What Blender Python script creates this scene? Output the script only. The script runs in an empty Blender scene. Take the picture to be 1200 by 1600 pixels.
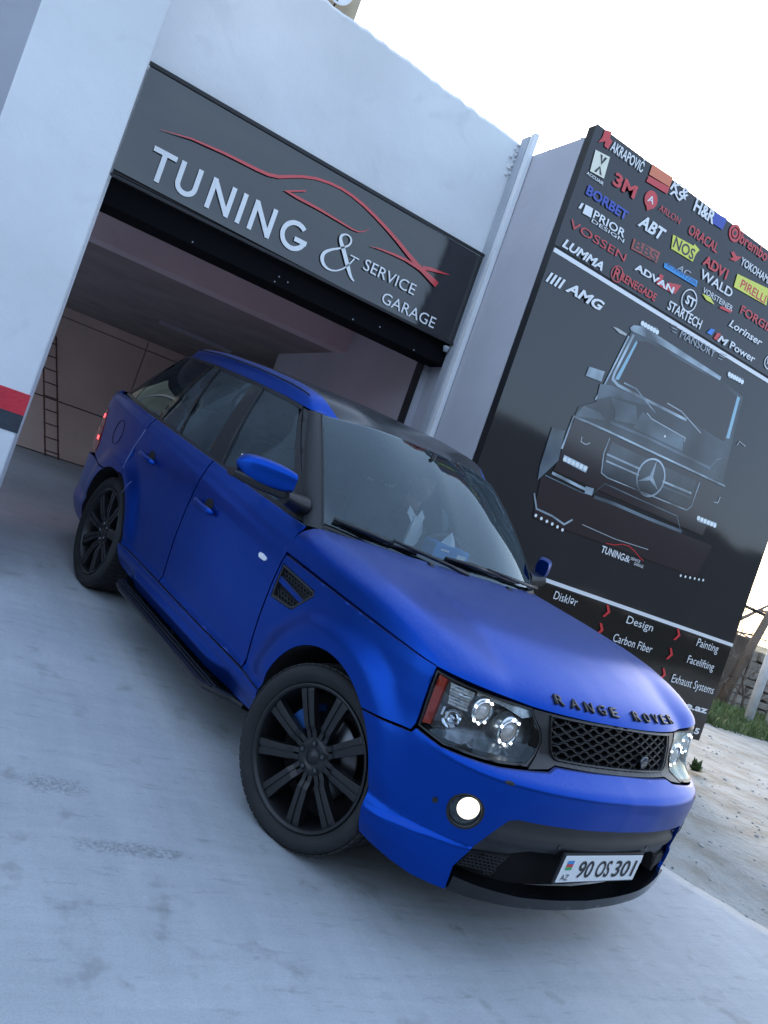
import bpy, bmesh, math, random
import numpy as np
from mathutils import Vector, Matrix
from mathutils.geometry import delaunay_2d_cdt
random.seed(7)
R = math.radians
SC = bpy.context.scene
COL = SC.collection
# ---------------------------------------------------------------- camera, sky, sun, exposure
cam_d = bpy.data.cameras.new('camera'); cam = bpy.data.objects.new('camera', cam_d); COL.objects.link(cam)
RW = [[0.823233841, -0.460346168, 0.332215968],[0.294082789, -0.154746751, -0.943169527],[0.485593819, 0.874148070, 0.007987123]]
cm = Matrix(((RW[0][0], -RW[1][0], -RW[2][0], -2.548806),
             (RW[0][1], -RW[1][1], -RW[2][1], -3.181568),
             (RW[0][2], -RW[1][2], -RW[2][2], 1.347789), (0, 0, 0, 1)))
cam.matrix_world = cm
cam_d.sensor_fit = 'VERTICAL'; cam_d.sensor_height = 24.0; cam_d.lens = 24.0*1309.6990/1600
cam_d.clip_start = .05; cam_d.clip_end = 2000
SC.camera = cam
W = bpy.data.worlds.new('World'); SC.world = W; W.use_nodes = True
nt = W.node_tree; nt.nodes.clear()
sky = nt.nodes.new('ShaderNodeTexSky'); sky.sky_type = 'NISHITA'; sky.sun_disc = False
SUN_EL, SUN_ROT = 14.0, 38.0
sky.sun_elevation = R(SUN_EL); sky.sun_rotation = R(SUN_ROT); sky.altitude = 50; sky.air_density = 1.0; sky.dust_density = 3.0; sky.ozone_density = 1.5
bg = nt.nodes.new('ShaderNodeBackground'); bg.inputs[1].default_value = .13
out = nt.nodes.new('ShaderNodeOutputWorld')
veil = nt.nodes.new('ShaderNodeMixRGB'); veil.inputs[0].default_value = .5; veil.inputs[2].default_value = (2.6, 3.3, 4.5, 1)   # high thin overcast
nt.links.new(sky.outputs[0], veil.inputs[1]); nt.links.new(veil.outputs[0], bg.inputs[0]); nt.links.new(bg.outputs[0], out.inputs[0])
sd = bpy.data.lights.new('sun', 'SUN'); sd.energy = .5; sd.angle = R(14); sd.color = (1, .93, .84)
so = bpy.data.objects.new('sun', sd); COL.objects.link(so)
sdir = Vector((math.sin(R(SUN_ROT))*math.cos(R(SUN_EL)), math.cos(R(SUN_ROT))*math.cos(R(SUN_EL)), math.sin(R(SUN_EL))))
so.rotation_euler = sdir.to_track_quat('Z', 'Y').to_euler()
SC.view_settings.view_transform = 'Standard'; SC.view_settings.look = 'None'
SC.view_settings.gamma = 1; SC.view_settings.use_curve_mapping = False
SC.view_settings.exposure = 1.95
SC.render.engine = 'CYCLES'
# ---------------------------------------------------------------- helpers
def nodes(name):
    m = bpy.data.materials.new(name); m.use_nodes = True
    return m, m.node_tree, m.node_tree.nodes['Principled BSDF']
def mat(name, col, rough=.6, metal=0., emis=None, es=0., noise=None, bump=None, spec=.5, coat=0., coord='Object', sheen=0.):
    """noise=(scale, amount, detail): colour varies by +-amount; bump=(scale, strength)"""
    m, t, b = nodes(name)
    b.inputs['Base Color'].default_value = (*col, 1); b.inputs['Roughness'].default_value = rough
    b.inputs['Metallic'].default_value = metal; b.inputs['Specular IOR Level'].default_value = spec
    b.inputs['Coat Weight'].default_value = coat; b.inputs['Coat Roughness'].default_value = .05
    if emis: b.inputs['Emission Color'].default_value = (*emis, 1); b.inputs['Emission Strength'].default_value = es
    tc = t.nodes.new('ShaderNodeTexCoord')
    if noise:
        n = t.nodes.new('ShaderNodeTexNoise'); n.inputs['Scale'].default_value = noise[0]; n.inputs['Detail'].default_value = noise[2] if len(noise) > 2 else 5
        t.links.new(tc.outputs[coord], n.inputs['Vector'])
        r = t.nodes.new('ShaderNodeValToRGB'); a = noise[1]
        r.color_ramp.elements[0].position = .3; r.color_ramp.elements[1].position = .7
        r.color_ramp.elements[0].color = (*[c*(1-a) for c in col], 1); r.color_ramp.elements[1].color = (*[min(1, c*(1+a)) for c in col], 1)
        t.links.new(n.outputs[0], r.inputs[0]); t.links.new(r.outputs[0], b.inputs['Base Color'])
    if bump:
        n2 = t.nodes.new('ShaderNodeTexNoise'); n2.inputs['Scale'].default_value = bump[0]; n2.inputs['Detail'].default_value = 6
        t.links.new(tc.outputs[coord], n2.inputs['Vector'])
        bp = t.nodes.new('ShaderNodeBump'); bp.inputs['Strength'].default_value = bump[1]; bp.inputs['Distance'].default_value = .02
        t.links.new(n2.outputs[0], bp.inputs['Height']); t.links.new(bp.outputs[0], b.inputs['Normal'])
    return m
class MB:
    def __init__(s): s.v = []; s.f = []; s.sm = []
    def add(s, vs, fs, smooth=False):
        o = len(s.v); s.v += [tuple(float(c) for c in v) for v in vs]; s.f += [tuple(i+o for i in f) for f in fs]; s.sm += [smooth]*len(fs); return s
    def box(s, x0, x1, y0, y1, z0, z1):
        return s.add([(x0,y0,z0),(x1,y0,z0),(x1,y1,z0),(x0,y1,z0),(x0,y0,z1),(x1,y0,z1),(x1,y1,z1),(x0,y1,z1)],
                     [(3,2,1,0),(4,5,6,7),(0,1,5,4),(1,2,6,5),(2,3,7,6),(3,0,4,7)])
    def frame_box(s, c, ax, ay, az, hx, hy, hz):
        c = Vector(c); ax = Vector(ax).normalized()*hx; ay = Vector(ay).normalized()*hy; az = Vector(az).normalized()*hz
        vs = [c+i*ax+j*ay+k*az for k in (-1,1) for i, j in ((-1,-1),(1,-1),(1,1),(-1,1))]
        return s.add(vs, [(3,2,1,0),(4,5,6,7),(0,1,5,4),(1,2,6,5),(2,3,7,6),(3,0,4,7)])
    def tube(s, path, rad, n=10, caps=True, flat=1.0, up=None):
        P = [Vector(p) for p in path]; rr = rad if isinstance(rad, (list, tuple)) else [rad]*len(P)
        vs = []; fs = []; prev = None
        for i, p in enumerate(P):
            d = (P[min(i+1, len(P)-1)]-P[max(i-1, 0)])
            if d.length < 1e-9: d = Vector((0,0,1))
            d.normalize()
            a = prev if prev is not None else (Vector(up) if up else (Vector((0,0,1)) if abs(d.z) < .9 else Vector((1,0,0))))
            a = (a-d*a.dot(d)); a.normalize(); prev = a; b = d.cross(a)
            for k in range(n):
                t = 2*math.pi*k/n; vs.append(p+a*math.cos(t)*rr[i]*flat+b*math.sin(t)*rr[i])
        for i in range(len(P)-1):
            for k in range(n):
                k2 = (k+1) % n; fs.append((i*n+k, i*n+k2, (i+1)*n+k2, (i+1)*n+k))
        s.add(vs, fs, True)
        if caps:
            o = len(s.v)-len(vs); s.f += [tuple(o+k for k in range(n))[::-1], tuple(o+(len(P)-1)*n+k for k in range(n))]; s.sm += [False, False]
        return s
    def lathe(s, prof, n=48, axis='y', c=(0,0,0), smooth=True):
        """prof: list of (radius, height along the axis)"""
        vs = []; fs = []
        for r, h in prof:
            for k in range(n):
                t = 2*math.pi*k/n; a, b = r*math.cos(t), r*math.sin(t)
                v = {'y': (a, h, b), 'z': (a, b, h), 'x': (h, a, b)}[axis]
                vs.append((v[0]+c[0], v[1]+c[1], v[2]+c[2]))
        for i in range(len(prof)-1):
            for k in range(n):
                k2 = (k+1) % n; fs.append((i*n+k, i*n+k2, (i+1)*n+k2, (i+1)*n+k))
        return s.add(vs, fs, smooth)
    def prism(s, poly, h0, h1, fn):
        """poly: 2d points; fn(a, b, h) -> 3d"""
        n = len(poly); vs = [fn(a, b, h0) for a, b in poly]+[fn(a, b, h1) for a, b in poly]
        return s.add(vs, [tuple(range(n))[::-1], tuple(range(n, 2*n))]+[(i, (i+1) % n, n+(i+1) % n, n+i) for i in range(n)])
    def mesh(s, name):
        me = bpy.data.meshes.new(name); me.from_pydata(s.v, [], s.f); me.update()
        me.polygons.foreach_set('use_smooth', s.sm); return me
    def obj(s, name, m, parent=None, fix=True, bevel=0., **kw):
        me = s.mesh(name)
        if fix:
            bm = bmesh.new(); bm.from_mesh(me); bmesh.ops.recalc_face_normals(bm, faces=bm.faces); bm.to_mesh(me); bm.free()
        return link(name, me, m, parent, bevel=bevel, **kw)
def link(name, me, m, parent=None, bevel=0., label=None, cat=None, group=None, kind=None, sub=0):
    o = bpy.data.objects.new(name, me); COL.objects.link(o)
    if m is not None:
        for q in (m if isinstance(m, (list, tuple)) else [m]): me.materials.append(q)
    if parent: o.parent = parent
    if bevel:
        b = o.modifiers.new('bevel', 'BEVEL'); b.width = bevel; b.segments = 2; b.limit_method = 'ANGLE'; b.angle_limit = R(35)
    if sub:
        q = o.modifiers.new('subsurf', 'SUBSURF'); q.levels = sub; q.render_levels = sub
    return tag(o, label, cat, group, kind)
def tag(o, label=None, cat=None, group=None, kind=None):
    for k, v in (('label', label), ('category', cat), ('group', group), ('kind', kind)):
        if v: o[k] = v
    return o
def thing(name, loc, label, cat, group=None, rot=None):
    o = bpy.data.objects.new(name, None); COL.objects.link(o); o.location = loc; o.empty_display_size = .2
    if rot is not None: o.rotation_euler = rot
    return tag(o, label, cat, group)
def copy_tree(o, parent=None):
    c = o.copy(); COL.objects.link(c); c.parent = parent
    for ch in list(o.children): copy_tree(ch, c)
    return c
def text_mesh(s, style, w, h, ext=0.):
    """flat lettering that starts at x=0 on the baseline, exactly w wide and with capitals h tall"""
    def raw(st):
        cu = bpy.data.curves.new('t', 'FONT'); cu.body = st; cu.size = 1; cu.resolution_u = 3
        if 'b' in style: cu.offset = .016
        if 'x' in style: cu.offset = .034
        if 'i' in style: cu.shear = .25
        o = bpy.data.objects.new('t', cu); COL.objects.link(o)
        me = bpy.data.meshes.new_from_object(o.evaluated_get(bpy.context.evaluated_depsgraph_get()))
        bpy.data.objects.remove(o); return me
    k = ('H', style)
    if k not in _caps:
        q = raw('H'); _caps[k] = max(v.co.y for v in q.vertices)
    me = raw(s); xs = [v.co.x for v in me.vertices]; x0, x1 = min(xs), max(xs)
    for v in me.vertices:
        v.co.x = (v.co.x-x0)/(x1-x0)*w; v.co.y = v.co.y/_caps[k]*h; v.co.z = 0
    if ext:
        bm = bmesh.new(); bm.from_mesh(me)
        bmesh.ops.dissolve_limit(bm, angle_limit=R(1), verts=bm.verts, edges=bm.edges)
        r = bmesh.ops.extrude_face_region(bm, geom=list(bm.faces))
        for g in r['geom']:
            if isinstance(g, bmesh.types.BMVert): g.co.z += ext
        bmesh.ops.recalc_face_normals(bm, faces=bm.faces); bm.to_mesh(me); bm.free()
    return me
_caps = {}
def smooth(a, b, x):
    t = min(1, max(0, (x-a)/(b-a))); return t*t*(3-2*t)
# ---------------------------------------------------------------- materials
def wall_mat(name, col, sc=1.0):
    m, t, b = nodes(name); b.inputs['Roughness'].default_value = .85; b.inputs['Specular IOR Level'].default_value = .2
    tc = t.nodes.new('ShaderNodeTexCoord')
    n = t.nodes.new('ShaderNodeTexNoise'); n.inputs['Scale'].default_value = .9*sc; n.inputs['Detail'].default_value = 6
    n2 = t.nodes.new('ShaderNodeTexNoise'); n2.inputs['Scale'].default_value = 90; n2.inputs['Detail'].default_value = 3
    n3 = t.nodes.new('ShaderNodeTexNoise'); n3.inputs['Scale'].default_value = 4; n3.inputs['Detail'].default_value = 4
    for q in (n, n2, n3): t.links.new(tc.outputs['Object'], q.inputs['Vector'])
    r = t.nodes.new('ShaderNodeValToRGB'); r.color_ramp.elements[0].position = .3; r.color_ramp.elements[1].position = .7
    r.color_ramp.elements[0].color = (*[c*.88 for c in col], 1); r.color_ramp.elements[1].color = (*[min(1, c*1.05) for c in col], 1)
    t.links.new(n.outputs[0], r.inputs[0]); t.links.new(r.outputs[0], b.inputs['Base Color'])
    n4 = t.nodes.new('ShaderNodeTexNoise'); n4.inputs['Scale'].default_value = 2.3; n4.inputs['Detail'].default_value = 9; n4.inputs['Distortion'].default_value = 1.4; t.links.new(tc.outputs['Object'], n4.inputs['Vector'])
    r4 = t.nodes.new('ShaderNodeValToRGB'); r4.color_ramp.elements[0].position = .60; r4.color_ramp.elements[1].position = .72; r4.color_ramp.elements[0].color = (1, 1, 1, 1); r4.color_ramp.elements[1].color = (.93, .93, .935, 1); t.links.new(n4.outputs[0], r4.inputs[0])
    x4 = t.nodes.new('ShaderNodeMixRGB'); x4.blend_type = 'MULTIPLY'; x4.inputs[0].default_value = 1; t.links.new(r.outputs[0], x4.inputs[1]); t.links.new(r4.outputs[0], x4.inputs[2]); t.links.new(x4.outputs[0], b.inputs['Base Color'])
    ad = t.nodes.new('ShaderNodeMath'); ad.operation = 'MULTIPLY_ADD'; ad.inputs[1].default_value = .15
    t.links.new(n2.outputs[0], ad.inputs[0]); t.links.new(n3.outputs[0], ad.inputs[2])
    bp = t.nodes.new('ShaderNodeBump'); bp.inputs['Strength'].default_value = .5; bp.inputs['Distance'].default_value = .02
    t.links.new(ad.outputs[0], bp.inputs['Height']); t.links.new(bp.outputs[0], b.inputs['Normal'])
    return m
M_white = wall_mat('white_plaster', (.76, .78, .80))
M_grey = wall_mat('grey_plaster', (.50, .50, .55))
M_inner = wall_mat('inner_plaster', (.70, .64, .66))
M_beige = wall_mat('inner_panel', (.84, .66, .58))
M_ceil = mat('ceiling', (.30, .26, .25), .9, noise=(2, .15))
M_red = mat('red_paint', (.62, .03, .05), .7, noise=(9, .12), bump=(60, .3))
M_darkpaint = mat('charcoal_paint', (.035, .045, .06), .7, noise=(9, .2), bump=(60, .3))
M_pipe = mat('white_pvc', (.78, .80, .82), .4, noise=(3, .05))
M_pipeg = mat('grey_metal_strip', (.42, .45, .50), .5, noise=(3, .08))
M_black = mat('black_metal', (.008, .009, .012), .5)
M_void = mat('matt_black_sheet', (.004, .0045, .006), .85, spec=.12)
M_seam = mat('dark_seam', (.02, .018, .018), .9)
def sign_mat(name, col, rough, bumpy=.12, sc=2.5):
    m, t, b = nodes(name); b.inputs['Base Color'].default_value = (*col, 1); b.inputs['Roughness'].default_value = rough
    tc = t.nodes.new('ShaderNodeTexCoord'); mp = t.nodes.new('ShaderNodeMapping'); mp.inputs['Scale'].default_value = (1, 1, 1.6)
    n = t.nodes.new('ShaderNodeTexNoise'); n.inputs['Scale'].default_value = sc; n.inputs['Detail'].default_value = 3
    t.links.new(tc.outputs['Object'], mp.inputs[0]); t.links.new(mp.outputs[0], n.inputs['Vector'])
    bp = t.nodes.new('ShaderNodeBump'); bp.inputs['Strength'].default_value = bumpy; bp.inputs['Distance'].default_value = .05
    t.links.new(n.outputs[0], bp.inputs['Height']); t.links.new(bp.outputs[0], b.inputs['Normal'])
    return m
def _gl(m, s):
    m.node_tree.nodes['Principled BSDF'].inputs['Specular IOR Level'].default_value = s
M_sign = sign_mat('black_vinyl', (.012, .013, .016), .11, .06)
M_banner = sign_mat('printed_vinyl', (.022, .025, .030), .07, .02, 1.2)
M_banner2 = sign_mat('printed_vinyl_dark', (.009, .011, .012), .07, .02, 1.2)
_gl(M_sign, .9); _gl(M_banner, .65); _gl(M_banner2, .7)
PR = {'white': (.80, .82, .84), 'red': (.62, .045, .05), 'blue': (.03, .07, .42), 'blue2': (.03, .22, .75), 'dark': (.03, .025, .03), 'grey': (.38, .42, .46),
      'bluedark': (.02, .12, .34), 'cream': (.80, .80, .66), 'orange': (.75, .20, .09), 'rust': (.36, .07, .05), 'yellow': (.72, .74, .09), 'azure': (.03, .30, .72),
      'steel': (.30, .37, .42), 'steel2': (.10, .13, .155), 'shade': (.045, .055, .066), 'pale': (.45, .47, .46), 'cyan': (.28, .50, .62), 'dot': (.85, .9, .9)}
PM = {k: mat('print_'+k, v, .12, spec=.7) for k, v in PR.items()}
for k_ in ('steel', 'steel2', 'shade'): PM[k_] = mat('print_'+k_, PR[k_], .12, spec=.7, noise=(3.2 if k_ == 'steel' else 2.2, .75, 2))
# ---------------------------------------------------------------- ground
from mathutils import noise as mn
def ramp(X, Y): return max(-.15, min(.45, -.008*X+.1077*Y))
def edge_x(Y):
    if Y > 2.2: return 1.1
    x = 1.72-.62*Y if Y < .9 else 1.16
    return x+.05*mn.noise(Vector((Y*3.1, 2.2, 0)))+.03*mn.noise(Vector((Y*11, 7.2, 0)))+(.04*(Y < .9))
def dirt_z(X, Y):
    d = X-edge_x(Y); k = smooth(0, 1.6, d); z = (1-k)*(ramp(X, Y)-.05)+k*(-.005)
    return z+.012*mn.noise(Vector((X*1.3, Y*1.3, 0)))*smooth(0, .3, d)+.006*mn.noise(Vector((X*5, Y*5, 3)))
def concrete_mat():
    m, t, b = nodes('brushed_concrete'); b.inputs['Roughness'].default_value = .62; b.inputs['Specular IOR Level'].default_value = .35
    tc = t.nodes.new('ShaderNodeTexCoord')
    def N(sc, det, stretch=None, rot=0):
        n = t.nodes.new('ShaderNodeTexNoise'); n.inputs['Scale'].default_value = sc; n.inputs['Detail'].default_value = det; n.inputs['Roughness'].default_value = .6
        mp = t.nodes.new('ShaderNodeMapping'); mp.inputs['Scale'].default_value = stretch or (1, 1, 1); mp.inputs['Rotation'].default_value = (0, 0, rot)
        t.links.new(tc.outputs['Object'], mp.inputs[0]); t.links.new(mp.outputs[0], n.inputs['Vector']); return n
    def ramp_(n, a, b_, ca, cb):
        r = t.nodes.new('ShaderNodeValToRGB'); r.color_ramp.elements[0].position = a; r.color_ramp.elements[1].position = b_
        r.color_ramp.elements[0].color = (*ca, 1); r.color_ramp.elements[1].color = (*cb, 1); t.links.new(n.outputs[0], r.inputs[0]); return r
    def mul(c1, c2, f=1.):
        x = t.nodes.new('ShaderNodeMixRGB'); x.blend_type = 'MULTIPLY'; x.inputs[0].default_value = f
        t.links.new(c1, x.inputs[1]); t.links.new(c2, x.inputs[2]); return x.outputs[0]
    big = ramp_(N(.8, 5), .3, .72, (.38, .41, .44), (.50, .53, .56))
    brush = ramp_(N(2.2, 8, (1, 7, 1), R(-35)), .35, .65, (.92, .925, .93), (1.0, 1.0, 1.0))
    brush2 = ramp_(N(1.6, 9, (7, 1, 1), R(-12)), .38, .62, (.94, .94, .94), (1, 1, 1))
    pit = ramp_(N(5, 9), .60, .68, (1, 1, 1), (.80, .79, .77))
    pit2 = ramp_(N(38, 4), .66, .74, (1, 1, 1), (.72, .71, .69))
    fine = ramp_(N(160, 3), .35, .65, (.90, .90, .90), (1.04, 1.04, 1.04)); scr = ramp_(N(6, 10, (1, 5, 1), R(62)), .60, .66, (1, 1, 1), (.86, .86, .86))
    c = mul(mul(mul(big.outputs[0], brush.outputs[0]), brush2.outputs[0]), pit.outputs[0]); c = mul(c, pit2.outputs[0], .6); c = mul(mul(c, fine.outputs[0]), scr.outputs[0])
    # two worn patches where the skim coat has come off
    for (px, py, rx, ry, k) in ((-1.757, -.05, .16, .07, .84), (-1.50, -.40, .24, .05, .84)):
        mp = t.nodes.new('ShaderNodeMapping'); mp.inputs['Location'].default_value = (-px/rx, -py/ry, 0); mp.inputs['Scale'].default_value = (1/rx, 1/ry, 0)
        g = t.nodes.new('ShaderNodeVectorMath'); g.operation = 'LENGTH'
        t.links.new(tc.outputs['Object'], mp.inputs[0]); t.links.new(mp.outputs[0], g.inputs[0])
        nn = N(24, 9); ad = t.nodes.new('ShaderNodeMath'); ad.operation = 'MULTIPLY_ADD'; ad.inputs[1].default_value = 1.6
        t.links.new(nn.outputs[0], ad.inputs[0]); t.links.new(g.outputs['Value'], ad.inputs[2])
        r = t.nodes.new('ShaderNodeValToRGB'); r.color_ramp.elements[0].position = .0; r.color_ramp.elements[1].position = 1
        dv = t.nodes.new('ShaderNodeMath'); dv.operation = 'MULTIPLY'; dv.inputs[1].default_value = .5; t.links.new(ad.outputs[0], dv.inputs[0])
        r.color_ramp.elements[0].position = .66; r.color_ramp.elements[1].position = .92
        r.color_ramp.elements[0].color = (1, 1, 1, 1); r.color_ramp.elements[1].color = (0, 0, 0, 1)
        sp_ = N(70, 5); rs = t.nodes.new('ShaderNodeValToRGB'); rs.color_ramp.elements[0].position = .40; rs.color_ramp.elements[1].position = .60; rs.color_ramp.elements[0].color = (k-.22, k-.23, k-.24, 1); rs.color_ramp.elements[1].color = (k+.16, k+.16, k+.15, 1); t.links.new(sp_.outputs[0], rs.inputs[0])
        t.links.new(dv.outputs[0], r.inputs[0])
        xm = t.nodes.new('ShaderNodeMixRGB'); t.links.new(r.outputs[0], xm.inputs[0]); xm.inputs[1].default_value = (1, 1, 1, 1); t.links.new(rs.outputs[0], xm.inputs[2]); c = mul(c, xm.outputs[0])
    t.links.new(c, b.inputs['Base Color'])
    h = t.nodes.new('ShaderNodeMath'); h.operation = 'ADD'; n1 = N(2.2, 9, (1, 6, 1), R(-35)); n2 = N(7, 8)
    t.links.new(n1.outputs[0], h.inputs[0]); t.links.new(n2.outputs[0], h.inputs[1])
    bp = t.nodes.new('ShaderNodeBump'); bp.inputs['Strength'].default_value = .3; bp.inputs['Distance'].default_value = .02
    t.links.new(h.outputs[0], bp.inputs['Height']); t.links.new(bp.outputs[0], b.inputs['Normal'])
    return m
M_conc = concrete_mat()
def dirt_mat():
    m, t, b = nodes('pale_dirt'); b.inputs['Roughness'].default_value = .9; b.inputs['Specular IOR Level'].default_value = .15
    tc = t.nodes.new('ShaderNodeTexCoord'); prev = None
    for sc, a, b_, ca, cb in ((.9, .35, .7, (.40, .39, .36), (.54, .53, .50)), (3, .36, .58, (.78, .74, .68), (1, 1, 1)), (22, .60, .74, (1, 1, 1), (.78, .75, .71)), (70, .35, .65, (.86, .86, .86), (1, 1, 1))):
        n = t.nodes.new('ShaderNodeTexNoise'); n.inputs['Scale'].default_value = sc; n.inputs['Detail'].default_value = 7
        t.links.new(tc.outputs['Object'], n.inputs['Vector'])
        r = t.nodes.new('ShaderNodeValToRGB'); r.color_ramp.elements[0].position = a; r.color_ramp.elements[1].position = b_
        r.color_ramp.elements[0].color = (*ca, 1); r.color_ramp.elements[1].color = (*cb, 1); t.links.new(n.outputs[0], r.inputs[0])
        if prev is None: prev = r.outputs[0]
        else:
            x = t.nodes.new('ShaderNodeMixRGB'); x.blend_type = 'MULTIPLY'; x.inputs[0].default_value = 1
            t.links.new(prev, x.inputs[1]); t.links.new(r.outputs[0], x.inputs[2]); prev = x.outputs[0]
    t.links.new(prev, b.inputs['Base Color'])
    n = t.nodes.new('ShaderNodeTexNoise'); n.inputs['Scale'].default_value = 12; n.inputs['Detail'].default_value = 9
    t.links.new(tc.outputs['Object'], n.inputs['Vector'])
    bp = t.nodes.new('ShaderNodeBump'); bp.inputs['Strength'].default_value = .7; bp.inputs['Distance'].default_value = .03
    t.links.new(n.outputs[0], bp.inputs['Height']); t.links.new(bp.outputs[0], b.inputs['Normal'])
    return m
M_dirt = dirt_mat()
def arange(a, b, st):
    o = [a]
    while o[-1]+st < b-1e-6: o.append(o[-1]+st)
    o.append(b); return o
# concrete ramp and garage floor: one sheet with a broken right-hand edge
ys = arange(-9, -1.3, .5)+arange(-1.25, 2.2, .05)+arange(2.25, 12.6, .25)
mb = MB(); nx = 60
for j, y in enumerate(ys):
    xe = edge_x(y) if y <= 2.2 else (1.1 if y < 5.74 else 5.5)
    for i in range(nx+1):
        x = -10+(xe+10)*(i/nx)**.7; z = ramp(x, y)
        if y < 2.2: z += .006*mn.noise(Vector((x*1.2, y*1.2, 5)))
        mb.v.append((x, y, z))
    mb.v.append((xe+.01, y, ramp(xe, y)-.12))
n1 = nx+2
for j in range(len(ys)-1):
    for i in range(nx+1): mb.f.append((j*n1+i, j*n1+i+1, (j+1)*n1+i+1, (j+1)*n1+i)); mb.sm.append(i < nx)
mb.obj('concrete_floor', M_conc, kind='structure')
# ground sheet to the horizon
xs = [-300, -120, -50, -20, -8]+arange(-6, .4, 1)+arange(.5, 9, .1)+arange(9.5, 20, .5)+[26, 40, 70, 140, 300]
ys = [-300, -120, -50, -20, -9]+arange(-6, -1.6, .4)+arange(-1.5, 6, .1)+arange(6.5, 20, .5)+[26, 40, 70, 140, 300]
mb = MB()
for y in ys:
    for x in xs:
        z = dirt_z(x, y) if x > -6 and y > -9 else -.3
        if y > 5: z = z*(1-smooth(5, 9, y))-.02*smooth(5, 9, y)
        if x < edge_x(y): z = ramp(x, y)-.12
        mb.v.append((x, y, z))
for j in range(len(ys)-1):
    for i in range(len(xs)-1):
        a = j*len(xs)+i; mb.f.append((a, a+1, a+len(xs)+1, a+len(xs))); mb.sm.append(True)
mb.obj('dirt_road', M_dirt, kind='structure')
# broken rubble and pebbles
def pebble(mb, x, y, z, r):
    t = (1+5**.5)/2; vs = [(-1,t,0),(1,t,0),(-1,-t,0),(1,-t,0),(0,-1,t),(0,1,t),(0,-1,-t),(0,1,-t),(t,0,-1),(t,0,1),(-t,0,-1),(-t,0,1)]
    fs = [(0,11,5),(0,5,1),(0,1,7),(0,7,10),(0,10,11),(1,5,9),(5,11,4),(11,10,2),(10,7,6),(7,1,8),(3,9,4),(3,4,2),(3,2,6),(3,6,8),(3,8,9),(4,9,5),(2,4,11),(6,2,10),(8,6,7),(9,8,1)]
    a = random.uniform(0, 6.3); sx, sy, sz = r*random.uniform(.6, 1.2), r*random.uniform(.4, .9), r*random.uniform(.25, .6); c, s = math.cos(a), math.sin(a)
    o = []
    for v in vs:
        k = random.uniform(.8, 1.15)/1.9; X, Y, Z = v[0]*sx*k, v[1]*sy*k, v[2]*sz*k; o.append((x+X*c-Y*s, y+X*s+Y*c, z+Z+sz*.3))
    mb.add(o, fs)
M_peb = mat('pebble_stone', (.42, .41, .39), .85, noise=(9, .4))
mb = MB()
for k in range(900):
    y = random.uniform(-1.3, 1.4); x = edge_x(y)+.03+abs(random.gauss(0, .07)); pebble(mb, x, y, dirt_z(x, y), random.uniform(.004, .020))
for k in range(900):
    x = random.uniform(1.6, 8); y = random.uniform(-1.2, 5)
    if x < edge_x(y)+.05: continue
    if y > 2.1 and x < 4.75: continue
    pebble(mb, x, y, dirt_z(x, y), random.uniform(.004, .022)*(1 if random.random() < .9 else 1.7))
mb.obj('loose_gravel', M_peb, kind='stuff', label='loose pale gravel and broken concrete crumbs along the edge of the ramp')
# ---------------------------------------------------------------- garage building
bld = thing('garage_building', (0, 3.1, .3), 'white plastered garage building with open bay, striped pillar and black shop sign', 'garage')
def part(name, mb, m, parent, **kw):
    o = mb.obj(name, m, None, **kw); o.parent = parent; o.matrix_parent_inverse = Matrix.Translation(parent.location).inverted() if parent.type == 'EMPTY' else Matrix(); return o
YF = 3.135
# pillar: plaster with two painted bands that wrap round it, 2 mm proud
px0, px1 = -2.69, -2.068
def slab(x0, x1, y0, y1, z0, z1, n=6, rough=.004, seed=0):
    """a plastered block whose faces are slightly uneven"""
    m = MB(); m.box(x0, x1, y0, y1, z0, z1); return m
part('pillar', slab(px0, px1, 2.2, 3.4, -.2, 7.0), M_white, bld, bevel=.012)
part('painted_stripe', MB().box(px0-.003, px1+.003, 2.196, 2.9, 1.215, 1.343), M_red, bld, label='red painted band round the white pillar')
part('painted_stripe', MB().box(px0-.003, px1+.003, 2.196, 2.9, 1.105, 1.2145), M_darkpaint, bld, label='charcoal painted band under the red one')
# wall over the sign, with a ragged top edge, as one height-field front with real thickness
mb = MB(); N = 120
top = []
for i in range(N+1):
    x = -2.3+(1.06+2.3)*i/N; z = 4.905-.034*(x+.97)+.02*mn.noise(Vector((x*2.5, 0, 1)))+.014*mn.noise(Vector((x*13, 0, 4)))
    if x < -1.05: z = 4.905+.03*mn.noise(Vector((x*3, 0, 1)))
    top.append((x, z))
for (x, z) in top: mb.v += [(x, YF, 3.735), (x, YF, z-.035), (x, YF+.03, z), (x, YF+.28, z-.01), (x, YF+.3, 3.735)]
for i in range(N):
    for k in range(5):
        a, b = i*5+k, i*5+(k+1) % 5; mb.f.append((a, b, b+5, a+5)); mb.sm.append(False)
part('facade_wall', mb, M_white, bld)
part('facade_wall', MB().box(-2.09, -1.966, YF+.002, YF+.3, .2, 3.733), M_white, bld)
part('facade_wall', MB().box(-9.2, px0-.01, YF+.25, YF+.5, 3.0, 7), M_grey, bld, label='grey wall over an added open bay, left of the pillar')  # bay below is added and left open to let daylight inside
part('facade_wall', MB().box(-9.8, -9.21, YF, YF+.6, -.2, 7), M_white, bld)
# lumps of mortar left along the wall top
mb = MB()
for k in range(60):
    i = random.randrange(N); pebble(mb, top[i][0], YF+random.uniform(.02, .07), top[i][1]-.025, random.uniform(.008, .022))
for k in range(14): pebble(mb, 1.0+random.uniform(-.03, .03), YF-.01, random.uniform(4.5, 4.82), random.uniform(.01, .03))
part('mortar_lumps', mb, M_white, bld, kind='stuff')
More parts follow.
